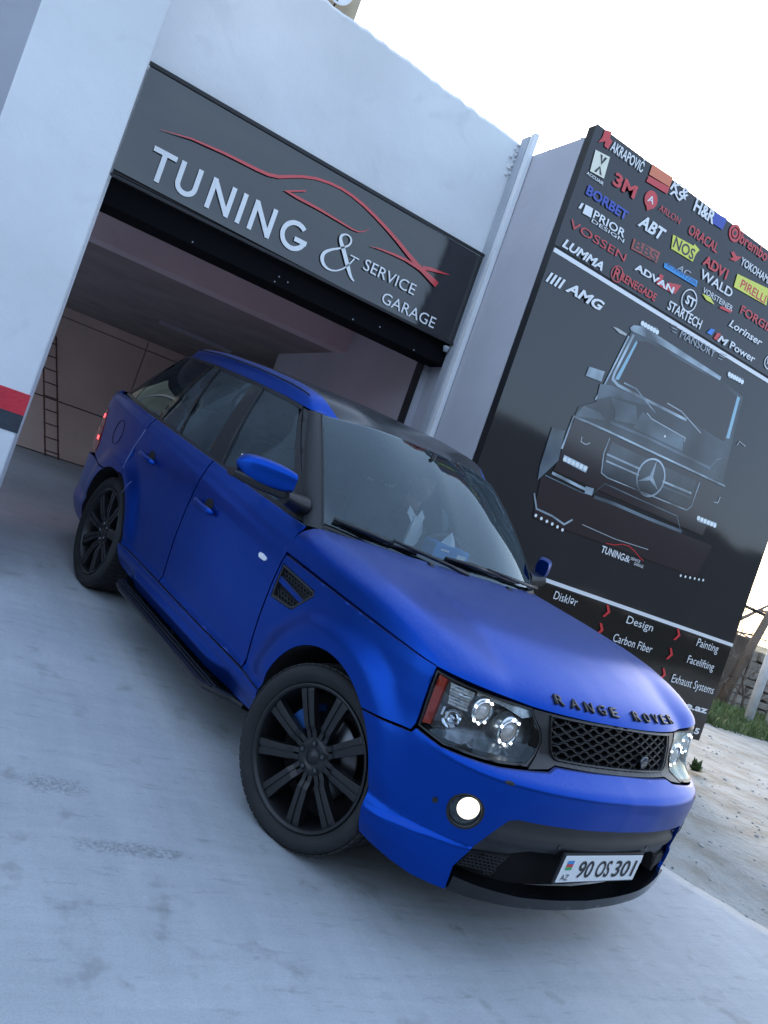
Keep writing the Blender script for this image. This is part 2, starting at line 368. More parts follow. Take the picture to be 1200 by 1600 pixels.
# jamb and the boxed-in shutter above the opening
part('door_jamb', MB().box(1.0, 1.098, 3.42, 3.50, .2, 2.95), M_grey, bld)
part('door_rail', MB().box(.985, .998, 3.40, 3.52, .2, 2.98), M_black, bld)
part('shutter_box', MB().box(-1.96, 1.075, YF+.02, YF+.32, 2.775, 2.97), M_void, bld, bevel=.006)
for x, z in ((-.6, 2.85), (-.52, 2.84), (-1.3, 2.80), (.1, 2.80), (.35, 2.84), (.72, 2.79), (-.62, 2.80)): part('bolt_head', MB().lathe([(0, -.004), (.006, -.003), (.006, 0)], 8, 'y', (x, YF+.02, z)), M_pipeg, bld)
part('cable_light', MB().lathe([(0, -.05), (.02, -.045), (.03, -.01), (.03, 0)], 12, 'z', (.985, YF-.03, 2.93)), M_pipeg, bld)
# interior
part('side_wall', MB().box(1.1, 1.3, 3.0, 5.72, .1, 4.6), M_inner, bld)
part('side_wall', MB().box(-9.4, -9.2, 3.74, 12.5, .1, 4.6), M_inner, bld)
part('side_wall', MB().box(5.4, 5.6, 5.72, 12.5, .1, 4.6), M_inner, bld)
part('side_wall', MB().box(1.3, 5.4, 5.6, 5.72, .1, 4.6), M_inner, bld)
part('ceiling_beam', MB().box(-9.2, 1.098, 5.35, 5.62, 2.935, 4.0), M_inner, bld)
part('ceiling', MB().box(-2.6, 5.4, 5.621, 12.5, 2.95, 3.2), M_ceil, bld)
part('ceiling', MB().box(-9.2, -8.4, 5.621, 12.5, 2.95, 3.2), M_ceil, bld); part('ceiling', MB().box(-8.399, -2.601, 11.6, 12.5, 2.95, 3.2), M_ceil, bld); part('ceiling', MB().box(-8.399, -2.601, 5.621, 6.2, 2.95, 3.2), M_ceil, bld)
for k in range(6): part('added_rooflight_bar', MB().box(-8.4+1.16*k-.03, -8.4+1.16*k+.03, 6.2, 11.6, 3.05, 3.12), M_pipeg, bld)  # unseen rooflight, added to bring daylight into the garage
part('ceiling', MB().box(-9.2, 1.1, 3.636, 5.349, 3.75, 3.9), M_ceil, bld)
part('back_wall', MB().box(-9.2, 5.4, 12.42, 12.6, .4, 3.0), M_seam, bld)
pb = thing('wall_panel_holder', (0, 0, 0), None, None)
bpy.data.objects.remove(pb)
for i, (x0, x1) in enumerate(((-9.2, -7.02), (-7.0, -4.87), (-4.85, -2.72), (-2.70, .36), (.375, 2.6), (2.62, 5.4))):
    for z0, z1 in ((.47, 1.385), (1.405, 2.775), (2.79, 2.95)):
        part('wall_panel', MB().box(x0, x1, 12.3, 12.418, z0, z1), M_beige, bld)
part('ceiling_lamp', MB().box(-.2, .9, 9.0, 9.05, 2.9, 2.95), M_pipeg, bld)
# downpipe in the corner between facade and hoarding
part('downpipe', MB().box(1.02, 1.078, 3.02, 3.13, -.1, 4.86), M_pipeg, bld, bevel=.003)
part('downpipe_cover', MB().box(1.03, 1.076, 2.955, 3.018, -.1, 4.88), M_pipe, bld, bevel=.004)
# ---------------------------------------------------------------- projecting block that carries the hoarding
blk = thing('roadside_block', (2.9, 4, 0), 'grey plastered block projecting from the garage behind the tall black hoarding', 'building')
part('side_wall', MB().box(1.082, 1.28, 2.302, 7.5, -.2, 4.70), M_grey, blk)
part('front_wall', MB().box(1.281, 4.5, 2.40, 2.6, -.2, 4.66), M_grey, blk)
part('side_wall', MB().box(4.40, 4.52, 2.601, 3.6, -.2, 4.66), M_grey, blk)
mb = MB()
for k in range(60):
    y = random.uniform(2.32, 3.3); pebble(mb, 1.1+random.uniform(0, .1), y, 4.695, random.uniform(.015, .04))
part('mortar_lumps', mb, M_grey, blk, kind='stuff')
# ---------------------------------------------------------------- hoarding (billboard)
hb = thing('billboard', (2.85, 2.2, .33), 'tall black printed hoarding with tuning brand logos and an off-roader photo', 'billboard')
YB = 2.2
HX0, HX1, HZ0, HZ1 = 1.082, 4.607, .33, 4.79
part('frame', MB().box(HX0+.004, HX1-.004, YB+.012, YB+.1, HZ0+.006, HZ1-.006), M_black, hb)
part('leg', MB().box(4.20, 4.30, YB+.03, YB+.09, -.1, HZ0+.005), M_black, hb); part('leg', MB().box(4.34, 4.50, YB+.05, YB+.18, -.12, HZ0+.005), M_black, hb); part('leg', MB().box(1.4, 1.5, YB+.03, YB+.09, -.1, HZ0+.005), M_black, hb)
def vinyl(name, x0, x1, z0, z1, m, amp=.004, nx=46, nz=30, seed=0):
    """stretched vinyl sheet: gently uneven, pinned at its edges"""
    b = MB()
    for j in range(nz+1):
        for i in range(nx+1):
            u, v = i/nx, j/nz; x, z = x0+(x1-x0)*u, z0+(z1-z0)*v
            e = min(u, 1-u, v, 1-v)*8; d = amp*min(1, e)*mn.noise(Vector((x*1.7, z*1.2, seed)))
            b.v.append((x, YB+.006+d, z))
    for j in range(nz):
        for i in range(nx): a = j*(nx+1)+i; b.f.append((a, a+1, a+nx+2, a+nx+1)); b.sm.append(True)
    return part(name, b, m, hb, fix=False)
vinyl('logo_panel', HX0, HX1, 3.795, HZ1, M_banner, .003)
vinyl('picture_panel', HX0, HX1, 1.338, 3.735, M_banner, .003, seed=3)
vinyl('service_panel', HX0, HX1, HZ0, 1.285, M_banner2, .002, seed=6)
def strip(x0, z0, x1, z1, w, y=YB-.003, mb=None):
    d = Vector((x1-x0, 0, z1-z0)); n = Vector((-d.z, 0, d.x)).normalized()*w/2; p, q = Vector((x0, y, z0)), Vector((x1, y, z1))
    (mb or MB()).add([p-n, q-n, q+n, p+n], [(0, 1, 2, 3)]); return mb
part('white_line', MB().box(HX0+.01, HX1, YB-.001, YB+.012, 3.738, 3.772), PM['white'], hb)
part('white_line', MB().box(HX0+.01, HX1, YB-.001, YB+.012, 1.30, 1.333), PM['white'], hb)
def word(s, x, z, w, h, c, st, y=YB-.0045, parent=None, name='lettering', ext=0):
    me = text_mesh(s, st, w, h, ext)
    me.transform(Matrix.Translation((x, y, z)) @ Matrix.Rotation(R(90), 4, 'X'))
    o = link(name, me, c if not isinstance(c, str) else PM[c]); o.parent = parent or hb
    if (parent or hb).type == 'EMPTY': o.matrix_parent_inverse = Matrix.Translation((parent or hb).location).inverted()
    return o
for row in [('AKRAPOVIČ', 1.272, 4.674, 0.373, 0.079, 'white', 'b'),
 ('ACCUAIR', 1.137, 4.402, 0.186, 0.023, 'white', 'b'),
 ('3M', 1.402, 4.458, 0.254, 0.1, 'red', 'x'),
 ('K&', 1.97, 4.709, 0.214, 0.091, 'white', 'bi'),
 ('N', 1.983, 4.669, 0.163, 0.044, 'white', 'bi'),
 ('H&R', 2.282, 4.678, 0.267, 0.103, 'white', 'x'),
 ('brembo', 2.908, 4.686, 0.391, 0.096, 'red', 'b'),
 ('BORBET', 1.192, 4.268, 0.461, 0.073, 'blue', 'x'),
 ('ARLON', 1.934, 4.501, 0.259, 0.051, 'red', 'n'),
 ('PRIOR', 1.331, 4.138, 0.358, 0.061, 'white', 'b'),
 ('DESIGN', 1.333, 4.101, 0.368, 0.028, 'white', 'n'),
 ('ABT', 1.777, 4.296, 0.312, 0.1, 'white', 'xi'),
 ('ORACAL', 2.313, 4.483, 0.384, 0.081, 'red', 'b'),
 ('VOSSEN', 1.145, 3.973, 0.629, 0.061, 'red', 'n'),
 ('BBS', 1.814, 4.116, 0.275, 0.073, 'dark', 'b'),
 ('NOS', 2.205, 4.309, 0.257, 0.09, 'dark', 'b'),
 ('ADV1', 2.584, 4.335, 0.324, 0.085, 'red', 'x'),
 ('YOKOHAMA', 3.005, 4.527, 0.453, 0.067, 'white', 'b'),
 ('LUMMA', 1.143, 3.809, 0.448, 0.067, 'white', 'xi'),
 ('RENEGADE', 1.79, 3.826, 0.43, 0.063, 'red', 'b'),
 ('ADVAN', 1.898, 3.967, 0.48, 0.053, 'white', 'x'),
 ('AC', 2.325, 4.165, 0.173, 0.05, 'grey', 'bi'),
 ('SCHNITZER', 2.206, 4.141, 0.391, 0.031, 'bluedark', 'b'),
 ('WALD', 2.603, 4.22, 0.433, 0.077, 'white', 'b'),
 ('PIRELLI', 3.095, 4.352, 0.363, 0.074, 'red', 'b'),
 ('ST', 2.541, 3.96, 0.115, 0.072, 'white', 'x'),
 ('STARTECH', 2.375, 3.828, 0.433, 0.079, 'white', 'b'),
 ('VORSTEINER', 2.694, 4.121, 0.406, 0.047, 'white', 'n'),
 ('FORGIATO', 3.202, 4.154, 0.68, 0.072, 'red', 'b'),
 ('AMG', 1.312, 3.52, 0.416, 0.079, 'white', 'xi'),
 ('Lorinser', 3.123, 3.997, 0.476, 0.064, 'white', 'bi'),
 ('M', 3.052, 3.824, 0.134, 0.06, 'white', 'xi'),
 ('Power', 3.221, 3.83, 0.361, 0.063, 'white', 'b'),
 ('MANSORY', 2.614, 3.675, 0.468, 0.069, 'grey', 'n'),
 ('Disklər', 2.243, 1.19, 0.273, 0.069, 'white', 'n'),
 ('Design', 3.136, 1.193, 0.347, 0.068, 'white', 'n'),
 ('Painting', 4.106, 1.2, 0.316, 0.075, 'white', 'n'),
 ('Carbon Fiber', 3.051, 1.002, 0.512, 0.072, 'white', 'n'),
 ('Facelifting', 4.058, 1.022, 0.389, 0.072, 'white', 'n'),
 ('Exhaust Systems', 3.94, 0.804, 0.618, 0.078, 'white', 'n'),
 ('service.az', 3.758, 0.606, 0.809, 0.063, 'white', 'x'),
 ('5', 4.482, 0.39, 0.072, 0.057, 'white', 'x'),
 ('TUNING', 2.572, 1.699, 0.283, 0.06, 'white', 'b'),
 ('&', 2.862, 1.701, 0.071, 0.056, 'white', 'n'),
 ('SERVICE', 2.933, 1.733, 0.12, 0.024, 'white', 'n'),
 ('GARAGE', 2.991, 1.7, 0.12, 0.025, 'white', 'n'),
 ]:
    word(*row)
_sy = [0]
def shape(c, pts, y=YB-.0028, name='logo_shape'):
    _sy[0] = (_sy[0]+1) % 6
    y -= _sy[0]*.0002
    return part(name, MB().add([(x, y, z) for x, z in pts], [tuple(range(len(pts)))]), PM[c], hb, fix=False)
for row in [('red', [(1.165, 4.78), (1.232, 4.804), (1.237, 4.749), (1.268, 4.745), (1.254, 4.669), (1.21, 4.672), (1.206, 4.708), (1.145, 4.668), (1.166, 4.721)]),
 ('cream', [(1.144, 4.605), (1.296, 4.625), (1.31, 4.452), (1.161, 4.437)]),
 ('orange', [(1.717, 4.789), (1.965, 4.8), (1.964, 4.717), (1.72, 4.7)]),
 ('red', [(1.721, 4.689), (1.966, 4.713), (1.961, 4.655), (1.716, 4.638)]),
 ('blue', [(2.527, 4.776), (2.684, 4.794), (2.676, 4.687), (2.525, 4.681)]),
 ('rust', [(1.788, 4.182), (2.101, 4.208), (2.101, 4.114), (1.796, 4.097)]),
 ('yellow', [(2.167, 4.398), (2.423, 4.42), (2.428, 4.439), (2.502, 4.42), (2.478, 4.37), (2.472, 4.299), (2.199, 4.288)]),
 ('azure', [(2.182, 4.155), (2.599, 4.182), (2.608, 4.131), (2.189, 4.117)]),
 ('yellow', [(3.017, 4.439), (3.45, 4.493), (3.492, 4.349), (3.027, 4.32)]),
 ('yellow', [(2.694, 4.11), (2.802, 4.124), (2.878, 4.087), (2.767, 4.082)]),
 ('red', [(2.964, 4.113), (3.11, 4.137), (3.089, 4.101), (2.939, 4.085)]),
 ('red', [(2.174, 4.052), (2.219, 4.056), (2.221, 3.982), (2.257, 3.981), (2.292, 4.03), (2.441, 4.07), (2.404, 3.975), (2.267, 3.961), (2.173, 3.96)]),
 ('red', [(2.857, 4.566), (2.885, 4.588), (2.935, 4.568), (2.999, 4.589), (2.947, 4.521), (2.866, 4.509), (2.902, 4.54)]),
 ('blue2', [(2.93, 3.885), (2.984, 3.9), (2.965, 3.839), (2.901, 3.835)]),
 ('red', [(3.019, 3.885), (3.069, 3.898), (3.05, 3.826), (3.001, 3.825)]),
 ('white', [(1.185, 4.186), (1.208, 4.191), (1.198, 4.143), (1.172, 4.136)]),
 ('white', [(1.227, 4.194), (1.307, 4.2), (1.317, 4.127), (1.226, 4.121)]),
 ('white', [(1.134, 3.586), (1.157, 3.588), (1.131, 3.504), (1.108, 3.504)]),
 ('white', [(1.177, 3.588), (1.201, 3.589), (1.175, 3.505), (1.151, 3.505)]),
 ('white', [(1.221, 3.589), (1.244, 3.591), (1.218, 3.506), (1.194, 3.506)]),
 ('white', [(1.265, 3.591), (1.288, 3.592), (1.262, 3.507), (1.238, 3.507)]),
 ]:
    shape(*row)
def ring(cx, cz, r0, r1, c, y=YB-.003, n=40, name='logo_shape', asp=1.):
    b = MB()
    for k in range(n): t = 2*math.pi*k/n; b.v += [(cx+r0*math.cos(t), y, cz+r0*asp*math.sin(t)), (cx+r1*math.cos(t), y, cz+r1*asp*math.sin(t))]
    for k in range(n): a = 2*k; q = 2*((k+1) % n); b.f.append((a, a+1, q+1, q)); b.sm.append(False)
    return part(name, b, PM[c], hb, fix=False)
ring(2.828, 4.731, .052, .076, 'red'); ring(2.828, 4.731, .001, .040, 'red'); ring(2.828, 4.731, .001, .018, 'dark', YB-.0042)
ring(1.825, 4.535, .001, .072, 'red'); shape('red', [(1.762, 4.51), (1.888, 4.51), (1.826, 4.437)]); word('A', 1.79, 4.51, .07, .055, 'white', 'b')
ring(2.583, 3.995, .083, .093, 'white', asp=1.05); ring(3.775, 3.911, .055, .065, 'white'); word('W', 3.735, 3.885, .08, .05, 'white', 'n')
word('R', 1.715, 3.815, .07, .085, 'red', 'b'); ring(1.749, 3.855, .058, .066, 'red')
shape('dark', [(1.20, 4.60), (1.225, 4.60), (1.235, 4.555), (1.25, 4.60), (1.275, 4.602), (1.24, 4.53)], YB-.0045); shape('dark', [(1.195, 4.455), (1.235, 4.52), (1.28, 4.46), (1.255, 4.46), (1.236, 4.50), (1.22, 4.457)], YB-.0045)
for cx, cz in ((2.876, 1.236), (2.871, 1.066), (3.817, 1.24), (3.808, 1.049), (3.808, .85)):
    shape('red', [(cx-.035, cz+.055), (cx-.005, cz+.055), (cx+.04, cz), (cx-.005, cz-.055), (cx-.035, cz-.055), (cx+.005, cz)], name='arrow')
# faint body planes of the printed off-roader
SHD = [('shade', [(1.98, 2.84), (2.09, 3.50), (2.20, 3.54), (3.24, 3.545), (3.60, 3.50), (3.68, 2.98), (3.72, 2.70), (1.82, 2.66), (1.83, 2.74)]),
 ('dark', [(2.19, 3.46), (2.14, 3.08), (2.40, 3.06), (3.04, 3.075), (3.56, 3.05), (3.52, 3.48), (3.24, 3.51), (2.30, 3.50)]),
 ('shade', [(2.12, 2.93), (2.49, 3.03), (3.56, 3.02), (3.52, 2.80), (2.20, 2.765)]), ('dark', [(1.83, 2.645), (3.74, 2.665), (3.70, 2.18), (1.80, 2.18)]),
 ('shade', [(2.29, 2.60), (3.39, 2.61), (3.38, 2.36), (2.37, 2.32), (2.28, 2.34)]), ('dark', [(1.70, 2.10), (3.86, 2.13), (3.80, 1.80), (1.76, 1.76)]),
 ('steel2', [(2.50, 2.95), (2.62, 2.925), (3.06, 2.912), (3.10, 2.80), (2.46, 2.79)])]
for k, (c, pts) in enumerate(SHD): part('printed_patch', MB().add([(x, YB-.0005-.00008*k, z) for x, z in pts], [tuple(range(len(pts)))]), PM[c], hb, fix=False)
# the printed photograph of the off-roader: flat ink on the sheet
def ribbon(pts, w, fn, closed=False):
    """mitred flat strip along pts; fn(x, z) -> 3d"""
    P = [Vector(p) for p in pts]; n = len(P); L = []; 
    for i in range(n):
        a = (P[i]-P[i-1]).normalized() if i or closed else None; b = (P[(i+1) % n]-P[i]).normalized() if i < n-1 or closed else None
        t = a if b is None else b if a is None else (a+b).normalized() if (a+b).length > 1e-6 else a
        nn = Vector((-t.y, t.x)); k = 1/max(.5, abs(nn.dot(Vector((-(a or b).y, (a or b).x)))))
        ww = w[i] if isinstance(w, (list, tuple)) else w
        L.append((P[i]-nn*ww/2*k, P[i]+nn*ww/2*k))
    b = MB(); b.v = [fn(*q) for pr in L for q in pr]
    for i in range(n if closed else n-1): j = (i+1) % n; b.f.append((2*i, 2*j, 2*j+1, 2*i+1)); b.sm.append(False)
    return b
k = 0
for kind, pts, w in [('pale', [(1.884, 3.461), (1.945, 3.47), (2.054, 3.466), (2.051, 3.448), (1.974, 3.44)], 0),
 ('steel', [(2.063, 3.526), (2.091, 3.56), (2.193, 3.593), (2.438, 3.589), (3.25, 3.562), (3.251, 3.528), (2.435, 3.533), (2.287, 3.525), (2.086, 3.509)], 0),
 ('white', [(2.156, 3.62), (2.35, 3.642), (2.377, 3.602), (2.198, 3.584)], 0),
 ('white', [(3.316, 3.634), (3.528, 3.653), (3.544, 3.604), (3.338, 3.592)], 0),
 ('cyan', [(2.174, 3.461), (2.192, 3.443), (2.134, 3.095), (2.093, 3.083)], 0),
 ('cyan', [(3.526, 3.484), (3.566, 3.481), (3.609, 3.099), (3.567, 3.091)], 0),
 ('L steel', [(2.125, 3.489), (2.067, 3.126), (2.069, 3.074), (2.146, 3.051), (2.398, 3.052), (3.02, 3.065)], 0.03),
 ('L steel', [(2.081, 3.46), (2.008, 3.008), (1.967, 2.855)], 0.02),
 ('steel', [(1.794, 3.074), (1.964, 3.1), (1.964, 3.011), (1.79, 2.995)], 0),
 ('steel2', [(1.96, 2.989), (2.073, 3.023), (2.492, 3.045), (2.536, 3.018), (2.26, 2.967), (2.101, 2.934), (1.979, 2.86)], 0),
 ('steel2', [(2.116, 2.933), (2.408, 2.969), (2.492, 2.827), (2.234, 2.775), (2.205, 2.85)], 0),
 ('L steel', [(2.199, 3.093), (2.346, 3.097), (2.642, 2.992)], 0.015),
 ('L grey', [(2.737, 3.116), (2.932, 3.111), (3.242, 3.021)], 0.012),
 ('L grey', [(2.55, 2.957), (2.625, 2.93), (3.079, 2.917), (3.08, 2.883)], 0.012),
 ('dot', [(2.839, 2.847)], 0.02),
 ('steel2', [(1.831, 2.668), (1.869, 2.766), (2.061, 2.775), (2.136, 2.739), (1.835, 2.659)], 0),
 ('L steel', [(1.806, 2.368), (1.812, 2.651), (1.975, 2.659), (2.228, 2.666), (3.762, 2.688)], 0.022),
 ('L steel2', [(2.192, 2.743), (2.66, 2.767), (3.506, 2.774)], 0.03),
 ('L steel2', [(3.499, 2.788), (3.542, 2.873), (3.596, 2.903)], 0.012),
 ('steel2', [(1.64, 2.495), (1.779, 2.514), (1.812, 2.267), (1.68, 2.057), (1.654, 2.172), (1.647, 2.333)], 0),
 ('white', [(1.85, 2.332), (2.132, 2.324), (2.129, 2.27), (1.859, 2.283)], 0),
 ('L grey', [(1.965, 2.529), (1.97, 2.489), (2.028, 2.484), (2.066, 2.512)], 0.01),
 ('L steel', [(2.25, 2.621), (2.245, 2.48), (2.289, 2.324), (2.37, 2.307), (2.879, 2.321), (3.391, 2.336), (3.434, 2.384), (3.434, 2.616)], 0.012),
 ('L steel', [(2.279, 2.487), (2.695, 2.493)], 0.022),
 ('L steel', [(2.296, 2.433), (2.702, 2.44)], 0.018),
 ('L steel', [(2.99, 2.48), (3.378, 2.493)], 0.022),
 ('L steel2', [(2.996, 2.437), (3.398, 2.454)], 0.018),
 ('star', [(2.843, 2.465)], 0.17),
 ('L steel', [(1.794, 2.157), (2.189, 2.141)], 0.03),
 ('L steel2', [(1.733, 2.116), (2.177, 2.105), (2.268, 2.124), (2.367, 2.253), (2.727, 2.25), (3.301, 2.251), (3.404, 2.144)], 0.012),
 ('steel', [(2.176, 2.168), (2.271, 2.178), (2.273, 2.114), (2.19, 2.109)], 0),
 ('L steel2', [(2.302, 2.113), (2.545, 2.126), (2.974, 2.127), (3.424, 2.138)], 0.035),
 ('L steel', [(1.69, 1.947), (1.765, 1.838), (1.943, 1.831), (2.093, 1.803), (2.161, 1.866)], 0.02),
 ('dot', [(1.781, 1.785)], 0.028),
 ('dot', [(1.845, 1.779)], 0.028),
 ('dot', [(1.909, 1.774)], 0.028),
 ('dot', [(1.971, 1.77)], 0.028),
 ('dot', [(2.034, 1.764)], 0.028),
 ('dot', [(2.095, 1.755)], 0.028),
 ('white', [(3.546, 2.331), (3.82, 2.34), (3.83, 2.3), (3.571, 2.283)], 0),
 ('L grey', [(2.278, 1.859), (2.678, 1.849), (3.1, 1.872)], 0.008),
 ('L grey', [(3.749, 2.578), (3.745, 2.518), (3.696, 2.509)], 0.01),
 ('dot', [(3.599, 1.763)], 0.025),
 ('dot', [(3.662, 1.77)], 0.025),
 ('dot', [(3.724, 1.778)], 0.025),
 ('dot', [(3.785, 1.786)], 0.025),
 ('dot', [(3.844, 1.792)], 0.025),
 ('dot', [(3.901, 1.801)], 0.025),
 ('L grey', [(3.733, 3.08), (3.748, 3.121), (3.845, 3.108)], 0.01),
 ('dark lower', [(1.249, 2.502), (1.709, 2.52), (2.766, 2.55), (3.912, 2.607), (4.47, 2.612)], 0),
 ('L grey', [(2.474, 3.734), (2.548, 3.744)], 0.008),
 ('L grey', [(2.493, 3.71), (2.562, 3.717)], 0.008),
 ('L grey', [(2.514, 3.686), (2.568, 3.691)], 0.008),
 ('L grey', [(3.138, 3.745), (3.228, 3.755)], 0.008),
 ('L grey', [(3.133, 3.721), (3.208, 3.728)], 0.008),
 ('L grey', [(3.131, 3.692), (3.189, 3.7)], 0.008),
 ]:
    k += 1; y = YB-.0012-.00004*k
    if kind == 'dark lower': continue
    if kind.startswith('L '): part('printed_line', ribbon(pts, w*.8, lambda x, z: (x, y, z)), PM[kind[2:]], hb, fix=False)
    elif kind == 'dot': ring(pts[0][0], pts[0][1], .0005, w/2, 'dot', y, 12, 'printed_spot')
    elif kind == 'star':
        cx, cz = pts[0]; ring(cx, cz, .155, .172, 'steel', y-.0006, 48, 'printed_emblem')
        b = MB()
        for q in range(3):
            a = R(90+120*q); b.add([(cx, y-.0007, cz), (cx+.024*math.cos(a-1.05), y-.0007, cz+.024*math.sin(a-1.05)), (cx+.158*math.cos(a), y-.0007, cz+.158*math.sin(a)), (cx+.024*math.cos(a+1.05), y-.0007, cz+.024*math.sin(a+1.05))], [(0, 1, 2, 3)])
        part('printed_emblem', b, PM['steel'], hb, fix=False)
    elif kind == 'white':
        part('printed_glare', MB().add([(x, y, z) for x, z in pts], [tuple(range(len(pts)))]), PM['steel'], hb, fix=False)
        x0, x1 = min(p[0] for p in pts), max(p[0] for p in pts); zc = sum(p[1] for p in pts)/len(pts)
        for q in range(6): ring(x0+(x1-x0)*(q+.5)/6, zc, .0005, .021, 'dot', y-.0003, 10, 'printed_spot')
    else: part('printed_patch', MB().add([(x, y, z) for x, z in pts], [tuple(range(len(pts)))]), PM[kind], hb, fix=False)
# the small car outline over the little logo
part('printed_line', ribbon([(2.60, 1.785), (2.70, 1.80), (2.78, 1.83), (2.86, 1.838), (2.95, 1.815), (3.04, 1.775), (3.09, 1.765)], .007, lambda x, z: (x, YB-.0035, z)), PM['red'], hb, fix=False)
# ---------------------------------------------------------------- shop sign
sg = thing('shop_sign', (-.44, 3.06, 2.97), 'glossy black shop sign reading TUNING & SERVICE GARAGE over the garage bay', 'sign')
YS = 3.08
b = MB(); nx, nz = 60, 16
for j in range(nz+1):
    for i in range(nx+1):
        u, v = i/nx, j/nz; x = -1.975+3.04*u; zt = 3.765-.01*u; zb = 3.005-.05*u; z = zb+(zt-zb)*v; e = min(1, min(v, 1-v)*6, min(u, 1-u)*12)
        b.v.append((x, YS+.004*e*mn.noise(Vector((x*1.3, z*3, 2)))+.010*math.sin(v*3.14)*e, z))
for j in range(nz):
    for i in range(nx): a = j*(nx+1)+i; b.f.append((a, a+1, a+nx+2, a+nx+1)); b.sm.append(True)
part('sign_sheet', b, M_sign, sg, fix=False)
part('frame', MB().box(-1.97, 1.062, YS+.016, YF-.002, 2.985, 3.758), M_black, sg)
part('frame_rail', MB().box(-1.985, 1.068, YS-.012, YS-.002, 3.757, 3.785), M_black, sg); part('frame_rail', MB().box(-1.985, 1.068, YS-.012, YS-.002, 2.95, 2.972), M_black, sg)
def glyph(ch, x, z, w, h, sw, name='letter'):
    q = sw/2; fn = lambda d: (lambda a, b_: (a, YS-.008-d, b_)); S = []
    if ch == 'T': S = [[(x, z+h-q), (x+w, z+h-q)], [(x+w/2, z), (x+w/2, z+h-sw)]]
    if ch == 'U': S = [[(x+q, z+h), (x+q, z+w*.48)]+[(x+w/2-(w/2-q)*math.cos(R(a)), z+w*.48-(w*.48-q)*math.sin(R(a))) for a in range(15, 180, 15)]+[(x+w-q, z+w*.48), (x+w-q, z+h)]]
    if ch == 'I': S = [[(x+w/2, z), (x+w/2, z+h)]]
    if ch == 'N': S = [[(x+q, z), (x+q, z+h)], [(x+w-q, z), (x+w-q, z+h)], [(x+q*.9, z+h-q*.6), (x+w-q*.9, z+q*.6)]]
    if ch == 'G':
        r = h/2-q; cx, cz = x+h/2, z+h/2
        S = [[(cx+r*math.cos(R(a)), cz+r*math.sin(R(a))) for a in range(48, 345, 12)]+[(cx+r, cz-q*.2)], [(cx+r+q, cz-q), (cx+.1*r, cz-q)]]
    for i, st in enumerate(S): part(name, ribbon(st, sw, fn(.0006*i)), PM['white'], sg, fix=False)
for ch, x, w in (('T', -1.774, .171), ('U', -1.57, .165), ('N', -1.325, .185), ('I', -1.083, .036), ('N', -.985, .185), ('G', -.735, .225)):
    glyph(ch, x, 3.052, w, .228, .036)
amp = [(-.036, 3.062), (-.075, 3.085), (-.130, 3.150), (-.205, 3.245), (-.252, 3.300), (-.262, 3.335), (-.240, 3.360), (-.205, 3.368), (-.175, 3.350), (-.170, 3.318), (-.190, 3.285), (-.240, 3.245), (-.300, 3.205), (-.345, 3.160), (-.352, 3.115), (-.325, 3.075), (-.275, 3.056), (-.215, 3.068), (-.160, 3.110), (-.120, 3.170), (-.095, 3.225)]
_aw = [.010, .022, .034, .034, .028, .022, .014, .010, .014, .016, .014, .014, .018, .026, .032, .026, .016, .012, .011, .011, .012]
def round_off(pts, ws, n=5):
    o = []; w = []
    for i in range(len(pts)-1):
        p0, p1, p2, p3 = Vector(pts[max(0, i-1)]), Vector(pts[i]), Vector(pts[i+1]), Vector(pts[min(len(pts)-1, i+2)])
        for k in range(n):
            t = k/n; o.append(tuple(.5*((2*p1)+(p2-p0)*t+(2*p0-5*p1+4*p2-p3)*t*t+(3*p1-p0-3*p2+p3)*t**3))); w.append(ws[i]+(ws[i+1]-ws[i])*t)
    return o+[tuple(pts[-1])], w+[ws[-1]]
amp, _aw = round_off(amp, _aw)
part('letter', ribbon(amp, _aw, lambda x, z: (x, YS-.0085, z)), PM['white'], sg, fix=False)
part('letter', ribbon([(-.135, 3.236), (-.055, 3.236)], .010, lambda x, z: (x, YS-.009, z)), PM['white'], sg, fix=False)
word('SERVICE', .0, 3.182, .505, .088, 'white', 'n', YS-.009, sg)
word('GARAGE', .245, 3.008, .54, .090, 'white', 'n', YS-.009, sg)
cr = [(-1.778, 3.397), (-1.556, 3.446), (-1.314, 3.468), (-1.059, 3.478), (-.96, 3.487), (-.882, 3.51), (-.80, 3.555), (-.723, 3.595), (-.61, 3.638), (-.496, 3.66), (-.39, 3.668), (-.287, 3.661), (-.17, 3.64), (-.053, 3.609), (.08, 3.566), (.202, 3.521), (.33, 3.468), (.447, 3.422), (.57, 3.385), (.68, 3.352)]
part('red_outline', ribbon(cr, [.002, .012, .018, .022, .024, .024, .022, .020, .020, .020, .020, .021, .022, .024, .026, .028, .032, .036, .042, .05], lambda x, z: (x, YS-.009, z)), PM['red'], sg, fix=False)
part('red_outline', ribbon([(.66, 3.372), (.55, 3.395), (.44, 3.408), (.33, 3.414), (.204, 3.406), (.09, 3.392), (-.003, 3.375)], [.03, .03, .026, .022, .018, .012, .003], lambda x, z: (x, YS-.0095, z)), PM['red'], sg, fix=False)
part('red_outline', ribbon([(.50, 3.425), (.58, 3.447), (.66, 3.46), (.72, 3.472), (.764, 3.484)], [.03, .03, .02, .01, .002], lambda x, z: (x, YS-.0085, z)), PM['red'], sg, fix=False)
part('red_outline', ribbon([(-.652, 3.515), (-.79, 3.442), (-.70, 3.439), (-.494, 3.440), (-.32, 3.432), (-.195, 3.426), (-.14, 3.432), (-.10, 3.452), (-.06, 3.495)], [.012, .024, .020, .018, .015, .012, .010, .008, .003], lambda x, z: (x, YS-.0095, z)), PM['red'], sg, fix=False)
